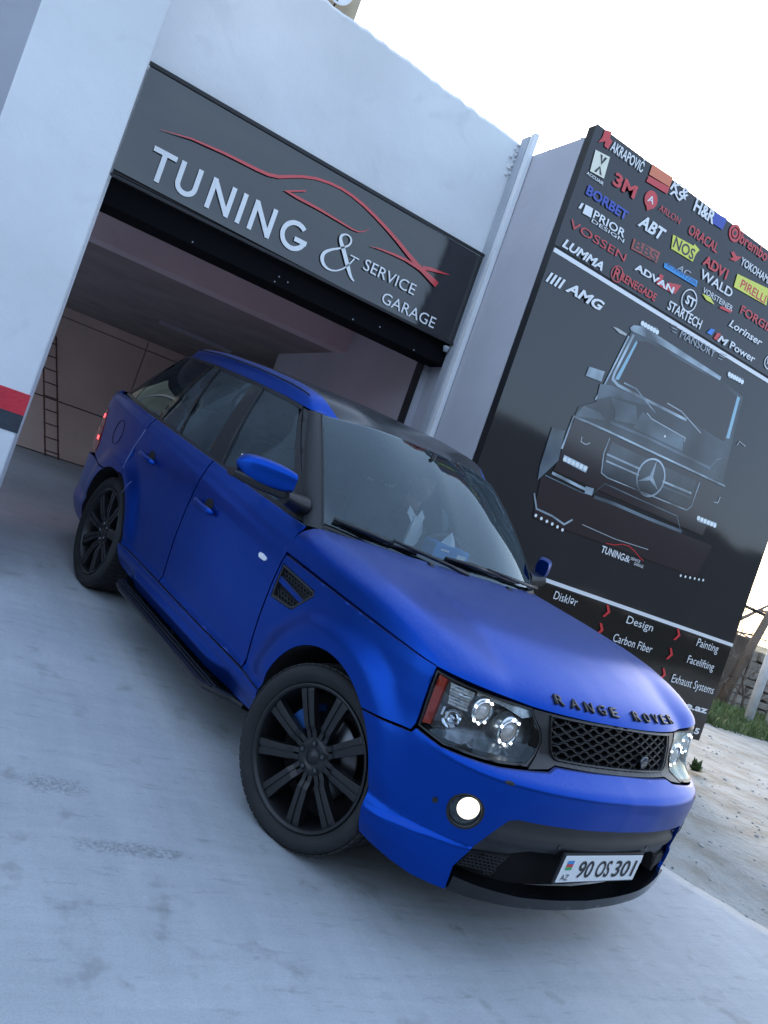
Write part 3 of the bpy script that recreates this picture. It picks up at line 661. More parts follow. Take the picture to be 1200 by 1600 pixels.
# ---------------------------------------------------------------- ladder at the back of the bay
M_lad = mat('rusty_steel', (.17, .075, .05), .8, noise=(12, .3))
ld = thing('ladder', (-.75, 12.1, .45), 'rusty red metal ladder leaning on the back wall of the garage', 'ladder')
def P3(m, *a): m.tube(*a); return m
part('rail', P3(MB(), [(-.67, 11.95, .46), (-1.32, 12.25, 2.42)], .014, 6), M_lad, ld); part('rail', P3(MB(), [(-.45, 11.95, .46), (-1.10, 12.25, 2.42)], .014, 6), M_lad, ld)
for k in range(9):
    f = (k+.4)/9; part('rung', P3(MB(), [(-.69-.65*f, 11.94+.30*f, .46+1.96*f), (-.43-.65*f, 11.94+.30*f, .46+1.96*f)], .011, 6), M_lad, ld)
# ---------------------------------------------------------------- tower block behind
M_stone = mat('beige_stone', (.50, .42, .30), .9, noise=(1.5, .15), bump=(3, .3))
tw = thing('tower_block', (-3, 18, 0), 'beige stone tower block rising behind the garage roof', 'building')
part('wall', MB().box(-12, 3.0, 16, 28, -1, 22), M_stone, tw)
for k in range(5): part('ledge', MB().box(-12, 2.2+.15*k, 15.93, 15.998, 11.6+k*2.4, 11.7+k*2.4), M_stone, tw)
dsh = thing('satellite_dish', (2.42, 15.75, 12.1), 'white satellite dish on the corner of the beige tower', 'dish')
part('reflector', MB().lathe([(0, .06), (.12, .05), (.25, .02), (.34, -.05), (.345, -.045), (.25, .03), (0, .075)], 24, 'y', (2.36, 15.7, 12.32)), M_pipe, dsh); part('arm', P3(MB(), [(2.42, 15.98, 12.0), (2.40, 15.75, 12.1), (2.36, 15.4, 12.1)], .02, 6), M_black, dsh)
# ---------------------------------------------------------------- the other side of the lane, behind the photographer (it shows in the hoarding, the sign and the paint)
M_opp = wall_mat('sooty_render', (.055, .058, .06)); M_oppb = mat('dark_brick', (.050, .046, .044), .9, noise=(2, .3)); M_win = mat('dark_window', (.01, .012, .014), .7)
for i, (x0, x1, y0, hgt, m_, lab) in enumerate(((-34, -14.5, -13.0, 5.4, M_oppb, 'dark brick shed across the lane, left end of the row'), (-14.4, 3.0, -14.0, 5.0, M_opp, 'grey rendered workshop across the lane from the garage'), (3.1, 19, -13.2, 5.3, M_oppb, 'dark brick store across the lane from the hoarding'), (19.1, 44, -14.5, 4.9, M_opp, 'grey rendered store across the lane, right end of the row'))):
    ob = thing('lane_building', ((x0+x1)/2, y0, -.2), lab, 'building', 'low buildings across the lane')
    part('wall', MB().box(x0, x1, y0-6, y0, -.3, hgt), m_, ob); part('roof', MB().box(x0-.15, x1+.15, y0-6.2, y0+.25, hgt+.002, hgt+.16), M_black, ob)
    x = x0+1.2
    while x < x1-2.2:
        part('window', MB().box(x, x+1.3, y0+.002, y0+.04, 1.2, 2.6), M_win, ob); part('sill', MB().box(x-.08, x+1.38, y0+.002, y0+.12, 1.1, 1.198), M_pipeg, ob); x += 3.1
# ---------------------------------------------------------------- scrub, wall and posts to the right of the hoarding
M_leaf = mat('weed_leaf', (.085, .14, .045), .7, noise=(3, .5)); M_leaf2 = mat('dry_grass', (.16, .19, .075), .8, noise=(3, .4))
def tuft(mb, x, y, z, n, h, spread, wid=.008):
    for _ in range(n):
        a = random.uniform(0, 6.3); d = random.uniform(0, spread); bx, by = x+d*math.cos(a), y+d*math.sin(a); hh = h*random.uniform(.5, 1.1); le = random.uniform(.1, .6)*hh
        a2 = random.uniform(0, 6.3); w = wid*random.uniform(.7, 1.5); s, c = math.sin(a2)*w, math.cos(a2)*w
        dx, dy = le*math.cos(a), le*math.sin(a)
        mb.add([(bx-c, by-s, z), (bx+c, by+s, z), (bx+dx*.5+c*.8, by+dy*.5+s*.8, z+hh*.65), (bx+dx*.5-c*.8, by+dy*.5-s*.8, z+hh*.65), (bx+dx, by+dy, z+hh)], [(0, 1, 2, 3), (3, 2, 4)])
for M_, n, nm, lab in ((M_leaf, 1500, 'weeds', 'green weeds growing along the verge right of the hoarding'), (M_leaf2, 700, 'dry_grass', 'paler grass mixed into the verge by the white posts')):
    mb = MB()
    for k in range(n):
        f = random.random(); x = 8.6+6.5*f; y = 5.2+2.9*random.random()-1.1*f*0+random.gauss(0, .12)
        e = 5.45-.12*(x-9)
        if y < e: continue
        tuft(mb, x, y, -.03, 9, random.uniform(.08, .22), .10, .011)
    mb.obj(nm, M_, kind='stuff', label=lab, fix=False)
wp = thing('weed_clump', (4.72, 2.25, 0), 'broad-leaved green weed at the foot of the hoarding', 'weed')
mb = MB()
for k in range(70):
    a = random.uniform(0, 6.3); el = random.uniform(.2, 1.3); L = random.uniform(.06, .17); c = Vector((4.74, 2.24, .02)); d = Vector((math.cos(a)*math.cos(el), math.sin(a)*math.cos(el)*.6, math.sin(el)))
    sd_ = d.cross(Vector((0, 0, 1))).normalized()*L*.32; p = c+d*L*.35
    mb.add([c, p+sd_, c+d*L+Vector((0, 0, -.02)), p-sd_], [(0, 1, 2), (0, 2, 3)])
part('leaves', mb, M_leaf, wp, fix=False)
M_rub = mat('rubble_stone', (.26, .23, .19), .95, noise=(4, .35), bump=(14, .6)); M_brownw = mat('brown_render', (.13, .10, .075), .95, noise=(2, .3), bump=(9, .5))
rw = thing('rubble_wall', (15, 9, 0), 'rough rubble stone wall behind the white posts', 'wall')
part('pier', MB().box(12.3, 14.05, 8.9, 9.8, -.2, 1.55), M_brownw, rw, bevel=.05)
proto = None
zz = -.1; row = 0
while zz < 1.25:
    hh = random.uniform(.16, .24); x = 14.07+random.uniform(0, .1)
    while x < 20:
        w_ = random.uniform(.25, .55)
        m_ = MB().box(x, x+w_-.025, 8.95+random.uniform(-.07, .07), 9.6, zz, zz+hh-.02)
        m_.v = [(a+random.uniform(-.04, .04), b_+random.uniform(-.03, .03), c_+random.uniform(-.03, .03)) for a, b_, c_ in m_.v]
        part('stone', m_, M_rub, rw, bevel=.02); x += w_
    zz += hh
M_post = mat('pale_painted_post', (.60, .62, .63), .6, noise=(6, .15))
for bx, by, lab in ((11.62, 6.66, 'pale round post leaning beside the verge, the one nearer the hoarding'), (12.75, 7.0, 'pale round post standing right of the other post')):
    pst = thing('fence_post', (bx, by, -.1), lab, 'post', 'pale posts on the verge')
    part('shaft', P3(MB(), [(bx, by, -.25), (bx+.03, by, 2.6)], [.085, .08], 12), M_post, pst); part('cap', MB().lathe([(.0, 2.66), (.07, 2.64), (.09, 2.6)], 12, 'z', (bx+.03, by, 0)), M_post, pst)
rl = P3(MB(), [(11.9, 8.45, 2.19), (17, 8.45, 1.98)], .035, 8).obj('steel_pipe', M_black, label='dark steel pipe running behind the right edge of the hoarding', cat='pipe')
M_bark = mat('dry_bark', (.20, .165, .14), .95, noise=(6, .3))
tr = thing('bare_tree', (15.3, 10.4, 0), 'bare grey tree with a tangle of dry branches behind the rubble wall', 'tree')
def branch(mb, p, d, L, r, depth):
    pts = [Vector(p)]; dd = Vector(d).normalized(); n = 5
    for i in range(n):
        dd = (dd+Vector((random.gauss(0, .18), random.gauss(0, .18), random.gauss(0, .12)))).normalized(); pts.append(pts[-1]+dd*L/n)
    mb.tube(pts, [r*(1-.6*i/n) for i in range(n+1)], 6 if depth < 2 else 4)
    if depth < 4:
        for k in range(3 if depth else 5):
            q = pts[random.randint(1, n)]; branch(mb, q, (dd+Vector((random.gauss(0, .9), random.gauss(0, .6), random.gauss(.15, .6)))).normalized(), L*random.uniform(.5, .8), r*.5, depth+1)
mb = MB(); branch(mb, (15.3, 10.4, -.1), (-.35, 0, 1), 2.0, .13, 0); branch(mb, (14.4, 10.2, -.1), (-.1, 0, 1), 1.6, .09, 1)
part('trunk', mb, M_bark, tr)
bsh = thing('dry_bush', (13.2, 8.2, 0), 'low tangle of bare grey twigs between the hoarding and the first white post', 'bush')
mb = MB()
for k in range(5): branch(mb, (12.7+.35*k, 8.35, -.05), (random.gauss(-.1, .3), 0, 1), random.uniform(1.0, 1.9), .035, 1)
part('twigs', mb, M_bark, bsh)
br = thing('timber_prop', (13.7, 8.6, 0), 'dark weathered timber leaning against the rubble wall', 'timber')
part('beam', P3(MB(), [(12.75, 8.2, -.1), (13.75, 8.4, 2.5)], [.10, .08], 8), M_brownw, br)
M_hill = mat('far_scrub', (.20, .17, .10), .95, noise=(.6, .5), bump=(1, .6))
mb = MB(); xs = arange(-60, 160, 4); 
for j in range(9):
    for i, x in enumerate(xs): mb.v.append((x, 45+j*8, -.4+(1-math.cos(min(1, j/5)*3.14159))*.5*(2.2+1.6*mn.noise(Vector((x*.05, j*.3, 0)))+1.2*mn.noise(Vector((x*.2, j*.9, 0))))))
for j in range(8):
    for i in range(len(xs)-1): a = j*len(xs)+i; mb.f.append((a, a+1, a+len(xs)+1, a+len(xs))); mb.sm.append(True)
mb.obj('hills', M_hill, kind='structure')
# ---------------------------------------------------------------- car materials
def paint_mat():
    m, t, b = nodes('satin_blue_paint')
    b.inputs['Base Color'].default_value = (.0018, .050, .345, 1); b.inputs['Metallic'].default_value = .85; b.inputs['Roughness'].default_value = .38
    b.inputs['Specular IOR Level'].default_value = .5
    tc = t.nodes.new('ShaderNodeTexCoord')
    n = t.nodes.new('ShaderNodeTexNoise'); n.inputs['Scale'].default_value = 3; n.inputs['Detail'].default_value = 7
    t.links.new(tc.outputs['Object'], n.inputs['Vector'])
    r = t.nodes.new('ShaderNodeMapRange'); r.inputs[3].default_value = .26; r.inputs[4].default_value = .36; t.links.new(n.outputs[0], r.inputs[0]); t.links.new(r.outputs[0], b.inputs['Roughness'])
    # thin dust that settles on upward-facing panels
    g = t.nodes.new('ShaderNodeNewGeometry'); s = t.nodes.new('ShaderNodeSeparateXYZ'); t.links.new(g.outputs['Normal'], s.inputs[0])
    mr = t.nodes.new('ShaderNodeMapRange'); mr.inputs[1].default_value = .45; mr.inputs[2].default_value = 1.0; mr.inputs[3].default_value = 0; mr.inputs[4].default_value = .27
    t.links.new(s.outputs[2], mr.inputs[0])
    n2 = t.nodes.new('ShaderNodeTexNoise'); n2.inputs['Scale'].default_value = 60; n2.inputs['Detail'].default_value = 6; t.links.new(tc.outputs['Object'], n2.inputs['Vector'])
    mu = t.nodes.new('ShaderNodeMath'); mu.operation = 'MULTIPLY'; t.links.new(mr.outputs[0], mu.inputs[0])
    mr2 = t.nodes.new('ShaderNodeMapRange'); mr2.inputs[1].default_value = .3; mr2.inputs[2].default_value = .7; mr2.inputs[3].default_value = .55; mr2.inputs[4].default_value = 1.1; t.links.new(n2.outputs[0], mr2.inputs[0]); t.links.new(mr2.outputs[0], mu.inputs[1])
    nb = t.nodes.new('ShaderNodeTexNoise'); nb.inputs['Scale'].default_value = 2.6; nb.inputs['Detail'].default_value = 2; t.links.new(tc.outputs['Object'], nb.inputs['Vector'])
    nb2 = t.nodes.new('ShaderNodeTexNoise'); nb2.inputs['Scale'].default_value = 420; t.links.new(tc.outputs['Object'], nb2.inputs['Vector'])
    ab = t.nodes.new('ShaderNodeMath'); ab.operation = 'MULTIPLY_ADD'; ab.inputs[1].default_value = .012; t.links.new(nb2.outputs[0], ab.inputs[0]); t.links.new(nb.outputs[0], ab.inputs[2])
    bb = t.nodes.new('ShaderNodeBump'); bb.inputs['Strength'].default_value = .18; bb.inputs['Distance'].default_value = .03; t.links.new(ab.outputs[0], bb.inputs['Height']); t.links.new(bb.outputs[0], b.inputs['Normal'])
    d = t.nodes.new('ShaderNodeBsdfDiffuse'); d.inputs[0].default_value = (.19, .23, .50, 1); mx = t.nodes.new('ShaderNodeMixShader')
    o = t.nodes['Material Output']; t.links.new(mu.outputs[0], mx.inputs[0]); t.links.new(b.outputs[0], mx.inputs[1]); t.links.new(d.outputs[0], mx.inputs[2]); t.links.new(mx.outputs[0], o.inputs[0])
    return m
M_paint = paint_mat()
M_trim = mat('charcoal_plastic', (.015, .017, .020), .5, noise=(5, .2), bump=(220, .12))
M_gloss = mat('gloss_black', (.004, .005, .006), .10, noise=(4, .2))
M_satin = mat('satin_black', (.007, .008, .010), .36, noise=(5, .2))
M_roof = mat('dusty_black_roof', (.030, .033, .038), .24, noise=(4, .25))
M_rubber = mat('tyre_rubber', (.014, .014, .015), .8, noise=(8, .35), bump=(60, .15))
M_wheel = mat('matte_black_wheel', (.008, .0085, .010), .40, noise=(9, .2))
M_wellm = mat('wheel_well', (.006, .006, .007), .95)
M_steel = mat('brake_steel', (.12, .12, .125), .35, 1.)
M_cal = mat('blue_caliper', (.012, .07, .24), .45)
M_chrome = mat('chrome', (.75, .77, .80), .08, 1.)
M_dchrome = mat('dark_chrome', (.12, .13, .14), .15, 1.)
M_bucket = mat('lamp_bowl', (.13, .14, .155), .25, .75, noise=(30, .5))
M_silver = mat('satin_reflector', (.66, .70, .74), .32, .8, noise=(40, .4))
M_glint_scrape = mat('glint_and_scrape', (.22, .28, .55), .5)  # pale blue for the painted door-gap highlight and a small scratch
M_orange = mat('amber_reflector', (.50, .045, .02), .25)
M_led = mat('lit_led', (1, 1, 1), .3, emis=(.92, .96, 1), es=1.5)
M_proj = mat('projector_lens', (.35, .38, .42), .08, .3, emis=(.9, .95, 1), es=.03)
M_fog = mat('lit_fog_lamp', (1, .97, .9), .3, emis=(1, .88, .68), es=.40)
M_tail = mat('lit_tail_lamp', (.5, .01, .01), .3, emis=(1, .05, .06), es=10)
M_tailside = mat('lit_marker', (.5, .01, .01), .3, emis=(1, .06, .07), es=1.2)
M_tailoff = mat('tail_lens', (.25, .01, .012), .15)
M_plate = mat('number_plate_white', (.78, .80, .80), .35)
M_ink = mat('plate_ink', (.01, .01, .012), .5)
M_leather = mat('dark_leather', (.032, .035, .040), .5, noise=(6, .3), bump=(90, .2))
M_cloth = mat('pale_headliner', (.42, .42, .41), .9)
M_dash = mat('dashboard_plastic', (.055, .06, .065), .6, bump=(150, .2))
M_ind = mat('side_repeater', (.75, .76, .78), .2)
def glass_mat(name, tint, refl=1.0, ior=1.5, dust=0.):
    m = bpy.data.materials.new(name); m.use_nodes = True; t = m.node_tree; t.nodes.clear()
    o = t.nodes.new('ShaderNodeOutputMaterial'); tr = t.nodes.new('ShaderNodeBsdfTransparent'); tr.inputs[0].default_value = (*tint, 1)
    g = t.nodes.new('ShaderNodeBsdfGlossy'); g.inputs['Roughness'].default_value = .02; g.inputs[0].default_value = (refl*.72, refl*.90, refl, 1)
    f = t.nodes.new('ShaderNodeFresnel'); f.inputs[0].default_value = ior
    mx = t.nodes.new('ShaderNodeMixShader'); t.links.new(f.outputs[0], mx.inputs[0]); t.links.new(tr.outputs[0], mx.inputs[1]); t.links.new(g.outputs[0], mx.inputs[2])
    last = mx
    if dust:
        d = t.nodes.new('ShaderNodeBsdfDiffuse'); d.inputs[0].default_value = (.42, .50, .56, 1)
        tc = t.nodes.new('ShaderNodeTexCoord'); n = t.nodes.new('ShaderNodeTexNoise'); n.inputs['Scale'].default_value = 5; n.inputs['Detail'].default_value = 8; t.links.new(tc.outputs['Object'], n.inputs['Vector'])
        r = t.nodes.new('ShaderNodeMapRange'); r.inputs[1].default_value = .3; r.inputs[2].default_value = .75; r.inputs[3].default_value = dust*.5; r.inputs[4].default_value = dust*1.6; t.links.new(n.outputs[0], r.inputs[0])
        m2 = t.nodes.new('ShaderNodeMixShader'); t.links.new(r.outputs[0], m2.inputs[0]); t.links.new(mx.outputs[0], m2.inputs[1]); t.links.new(d.outputs[0], m2.inputs[2]); last = m2
    t.links.new(last.outputs[0], o.inputs[0]); return m
M_ws = glass_mat('windscreen_glass', (.80, .88, .90), ior=1.78, dust=.004)
M_side = glass_mat('side_glass', (.27, .35, .36), ior=1.55, dust=.05)
M_dark = glass_mat('privacy_glass', (.07, .08, .09), ior=1.5)
M_lens = glass_mat('lamp_lens', (.93, .95, .96), ior=1.45)
# ---------------------------------------------------------------- body surfaces (car frame: x forward, y left, z up, origin below the front axle)
def interp(x,pts):
    return float(np.interp(x,[p[0] for p in pts],[p[1] for p in pts]))
def sm(a,b,x):
    t=min(1,max(0,(x-a)/(b-a)));return t*t*(3-2*t)
def spline(P,n=16):
    P=np.array(P,float);Q=np.vstack([2*P[0]-P[1],P,2*P[-1]-P[-2]]);out=[]
    for i in range(1,len(Q)-2):
        p0,p1,p2,p3=Q[i-1:i+3]
        # centripetal-ish catmull rom with scaled tangents
        d=np.linalg.norm(p2-p1);d0=np.linalg.norm(p1-p0);d2=np.linalg.norm(p3-p2)
        m1=(p2-p0)/(d0+d)*d;m2=(p3-p1)/(d+d2)*d
        for k in range(n):
            t=k/n;out.append((2*t**3-3*t*t+1)*p1+(t**3-2*t*t+t)*m1+(-2*t**3+3*t*t)*p2+(t**3-t*t)*m2)
    out.append(P[-1]);return np.array(out)
# plan outline of the right half at bumper height, front centre to rear centre
OUT=spline([(.905,0),(.895,-.25),(.855,-.50),(.785,-.69),(.68,-.82),(.54,-.90),(.30,-.935),(0,-.945),(-.6,-.935),(-1.4,-.94),(-2.2,-.94),(-2.75,-.945),(-3.15,-.93),(-3.55,-.885),(-3.80,-.77),(-3.90,-.5),(-3.93,0)])
OS=np.concatenate([[0],np.cumsum(np.linalg.norm(np.diff(OUT,axis=0),axis=1))])
_T=np.gradient(OUT,OS,axis=0);_T/=np.linalg.norm(_T,axis=1)[:,None]
ON=np.stack([_T[:,1],-_T[:,0]],1)*-1  # outward
if ON[len(ON)//2,1]>0: ON=-ON
SX=OS[-1]
def s_of_x(x): # side portion
    k=np.argmax(OUT[:,1]<-.80);r=len(OUT)-np.argmax(OUT[::-1,1]<-.80)
    return float(np.interp(-x,-OUT[k:r,0],OS[k:r]))
def s_of_y(y): # front portion, |y|<.9
    k=np.argmax(OUT[:,1]<-.93)
    return math.copysign(float(np.interp(abs(y),-OUT[:k,1],OS[:k])),-y) if y else 0.
ZC=[(-3.3,1.175),(-1.6,1.075),(-.65,1.0),(.5,.985)]
SIDE=[(.20,-.085),(.28,-.05),(.36,-.012),(.415,.0),(.43,-.004),(.46,-.022),(.55,-.012),(.70,0),(.85,.002),(.95,-.004),(1.0,-.012),(1.02,-.018),(1.06,-.024),(1.12,-.045),(1.17,-.075),(1.25,-.13)]
FRONT=[(.18,-.045),(.25,-.025),(.33,-.02),(.45,-.015),(.60,-.004),(.68,0),(.72,-.004),(.74,-.018),(.77,-.075),(.80,-.125),(.90,-.16),(.98,-.195),(1.02,-.22)]
REAR=[(.3,-.06),(.4,0),(.6,0),(.64,-.05),(1.0,-.08),(1.2,-.12)]
WHX=(.04,-2.755)
def body(s,z,off=0.):
    """s signed: + right side (y<0)"""
    a=abs(s);x=float(np.interp(a,OS,OUT[:,0]));y=float(np.interp(a,OS,OUT[:,1]))
    nx=float(np.interp(a,OS,ON[:,0]));ny=float(np.interp(a,OS,ON[:,1]))
    wf=1-sm(.62,1.16,a);wr=sm(SX-1.1,SX-.6,a)
    zc=interp(x,ZC)
    zz=z
    if z>.80: zz=.80+(z-.80)*(1.0-.80)/(zc-.80) if z<zc else 1.0+(z-zc)*(1.0 if x>-1 else (1.25-1.0)/(1.30-zc) if True else 1)
    d=(1-wf-wr)*interp(zz,SIDE)+wf*interp(z,FRONT)+wr*interp(z,REAR)
    # wheel arch flares
    for wx in WHX:
        if abs(x-wx)<.9:
            r=math.hypot(x-wx,z-.37)
            d+=.030*(1-sm(.475,.60,r))*sm(.36,.54,z)*(1-.6*sm(.84,.96,z))*(1-wf)*(1-wr)
    # bumper skirt step
    if a<1.6 and a>.6:
        zs=.455 if a<.8 else .455-.05*sm(.8,1.25,a)
        d+=.010*(1-sm(zs-.009,zs,z))*sm(.62,.72,a)*(1-sm(1.4,1.5,a))
    d+=off
    X=x+nx*d;Y=y+ny*d
    if s<0:Y=-Y
    return np.array([X,Y,z])
BELT=spline([(-.42,0,1.155),(-.47,-.42,1.165),(-.62,-.765,1.185),(-.74,-.84,1.165),(-1.2,-.868,1.172),(-1.9,-.872,1.19),(-2.7,-.862,1.213),(-3.25,-.83,1.235),(-3.60,-.73,1.24),(-3.76,-.4,1.24),(-3.79,0,1.24)],12)
ROOF=spline([(-1.06,0,1.695),(-1.08,-.38,1.685),(-1.165,-.655,1.648),(-1.27,-.70,1.645),(-1.5,-.705,1.66),(-1.95,-.71,1.672),(-2.5,-.70,1.672),(-2.95,-.67,1.66),(-3.20,-.58,1.66),(-3.35,-.33,1.67),(-3.39,0,1.675)],12)
GU=np.linspace(0,10,len(BELT))
BULGE=[(0,.035),(2,.03),(3,.012),(8,.012),(10,.03)]
def gh(u,t,off=0.):
    a=abs(u)
    b=np.array([np.interp(a,GU,BELT[:,k]) for k in range(3)]);r=np.array([np.interp(a,GU,ROOF[:,k]) for k in range(3)])
    p=b+(r-b)*t
    e=.02;b2=np.array([np.interp(min(10,a+e),GU,BELT[:,k]) for k in range(3)]);b1=np.array([np.interp(max(0,a-e),GU,BELT[:,k]) for k in range(3)])
    tan=b2-b1
    if a<e: tan[0]=0
    n=np.cross(r-b,tan);n/=np.linalg.norm(n)
    if n[2]<0 and a<2 or (a>=2 and n[1]>0 and a<9): n=-n
    if n[2]<0:n=-n
    p=p+n*(interp(a,BULGE)*4*t*(1-t)+off)
    if u<0:p[1]=-p[1]
    return p

def point_in(p, poly):
    x, y = p; c = False; n = len(poly); j = n-1
    for i in range(n):
        xi, yi = poly[i]; xj, yj = poly[j]
        if (yi > y) != (yj > y) and x < (xj-xi)*(y-yi)/(yj-yi)+xi: c = not c
        j = i
    return c
def densify(poly, st):
    o = []
    for i, a in enumerate(poly):
        b = poly[(i+1) % len(poly)]; L = math.hypot(b[0]-a[0], (b[1]-a[1])*1.0); n = max(1, int(L/st))
        for k in range(n): o.append((a[0]+(b[0]-a[0])*k/n, a[1]+(b[1]-a[1])*k/n))
    return o
def inset(poly, d):
    n = len(poly); A = sum(poly[i][0]*poly[(i+1) % n][1]-poly[(i+1) % n][0]*poly[i][1] for i in range(n)); s = 1 if A > 0 else -1; o = []
    for i in range(n):
        a, b, c = Vector(poly[i-1]), Vector(poly[i]), Vector(poly[(i+1) % n]); u = (b-a).normalized(); v = (c-b).normalized()
        n1 = Vector((-u.y, u.x))*s; n2 = Vector((-v.y, v.x))*s; m = (n1+n2); k = m.length_squared
        m = m*(2/k) if k > .4 else n1
        o.append(tuple(b+m*d))
    return o
def patch(name, poly, fn, m, parent, holes=(), st=.03, sz=None, gap=.0025, depth=.014, off=0., **kw):
    """a body panel: the 2d outline (s, z) is filled, laid on the surface fn and its edge folded inwards"""
    sz = sz or st; sc = st/sz
    if gap: poly = inset(poly, gap)
    hs = [inset(h, -gap) if gap else h for h in holes]
    loops = [densify(poly, st)]+[densify(h, st*.7) for h in hs]
    vs = []; es = []
    for L in loops:
        o = len(vs); vs += L; es += [(o+i, o+(i+1) % len(L)) for i in range(len(L))]
    xs_ = [p[0] for p in poly]; zs_ = [p[1] for p in poly]
    rim = np.array(vs); u = min(xs_); iu = 0
    while u < max(xs_):
        z = min(zs_)+(sz/2 if iu % 2 else 0)
        while z < max(zs_):
            if point_in((u, z), loops[0]) and not any(point_in((u, z), h) for h in loops[1:]):
                dd = np.abs(rim-np.array((u, z))); 
                if np.min(np.maximum(dd[:, 0]/st, dd[:, 1]/sz)) > .42: vs.append((u, z))
            z += sz
        u += st; iu += 1
    r = delaunay_2d_cdt([Vector(v) for v in vs], es, [], 0, 1e-6)
    V, F = r[0], r[2]; keep = []
    for f in F:
        c = (sum(V[i].x for i in f)/3, sum(V[i].y for i in f)/3)
        if point_in(c, loops[0]) and not any(point_in(c, h) for h in loops[1:]): keep.append(tuple(f))
    P = [fn(v.x, v.y, off) for v in V]
    b = MB(); b.add(P, keep, True)
    if depth:
        orig = {}
        for i, e in enumerate(r[3]):
            for q in e: orig[q] = i
        for L, o in zip(loops, np.cumsum([0]+[len(l) for l in loops[:-1]])):
            idx = [orig.get(int(o+i)) for i in range(len(L))]; idx = [i for i in idx if i is not None]
            A = [P[i] for i in idx]; B = [fn(V[i].x, V[i].y, off-depth) for i in idx]; n = len(idx)
            b.add(A+B, [(i, (i+1) % n, n+(i+1) % n, n+i) for i in range(n)])
    me = b.mesh(name); bm = bmesh.new(); bm.from_mesh(me); 
    # orient outwards: towards fn(..., off+)
    bm.faces.ensure_lookup_table()
    f0 = bm.faces[len(keep)//2]; v0 = keep[len(keep)//2]
    c2 = (sum(V[i].x for i in v0)/3, sum(V[i].y for i in v0)/3); nn = Vector(fn(*c2, off+.01))-Vector(fn(*c2, off))
    f0.normal_update()
    flip = f0.normal.dot(nn) < 0
    for f in bm.faces: f.normal_update()
    if flip: bmesh.ops.reverse_faces(bm, faces=bm.faces)
    bm.to_mesh(me); bm.free()
    return link(name, me, m, parent, **kw)
CARM = Matrix(((0.17114773610898784, 0.9852129575110832, 0.007992545091085115, 0), (-0.9794712809141851, 0.17101609196451564, -0.10672162926750112, 0), (-0.10651038582736368, 0.010436696864865994, 0.9942568144445665, 0), (0, 0, 0, 1)))
car = thing('parked_car', (0, 0, 0), 'satin blue SUV with black wheels rolling nose-down out of the garage, lamps lit', 'car')
car.rotation_mode = 'QUATERNION'; car.rotation_quaternion = CARM.to_quaternion()
def mir(poly, sg): return poly if sg > 0 else [(-a, b) for a, b in poly]
def arc(cx, cz, r, a0, a1, n=18): return [(cx+r*math.cos(R(a0+(a1-a0)*i/n)), cz+r*math.sin(R(a0+(a1-a0)*i/n))) for i in range(n+1)]
S = s_of_x
def side_poly(pts): return [(S(x), z) for x, z in pts]
AR = .422
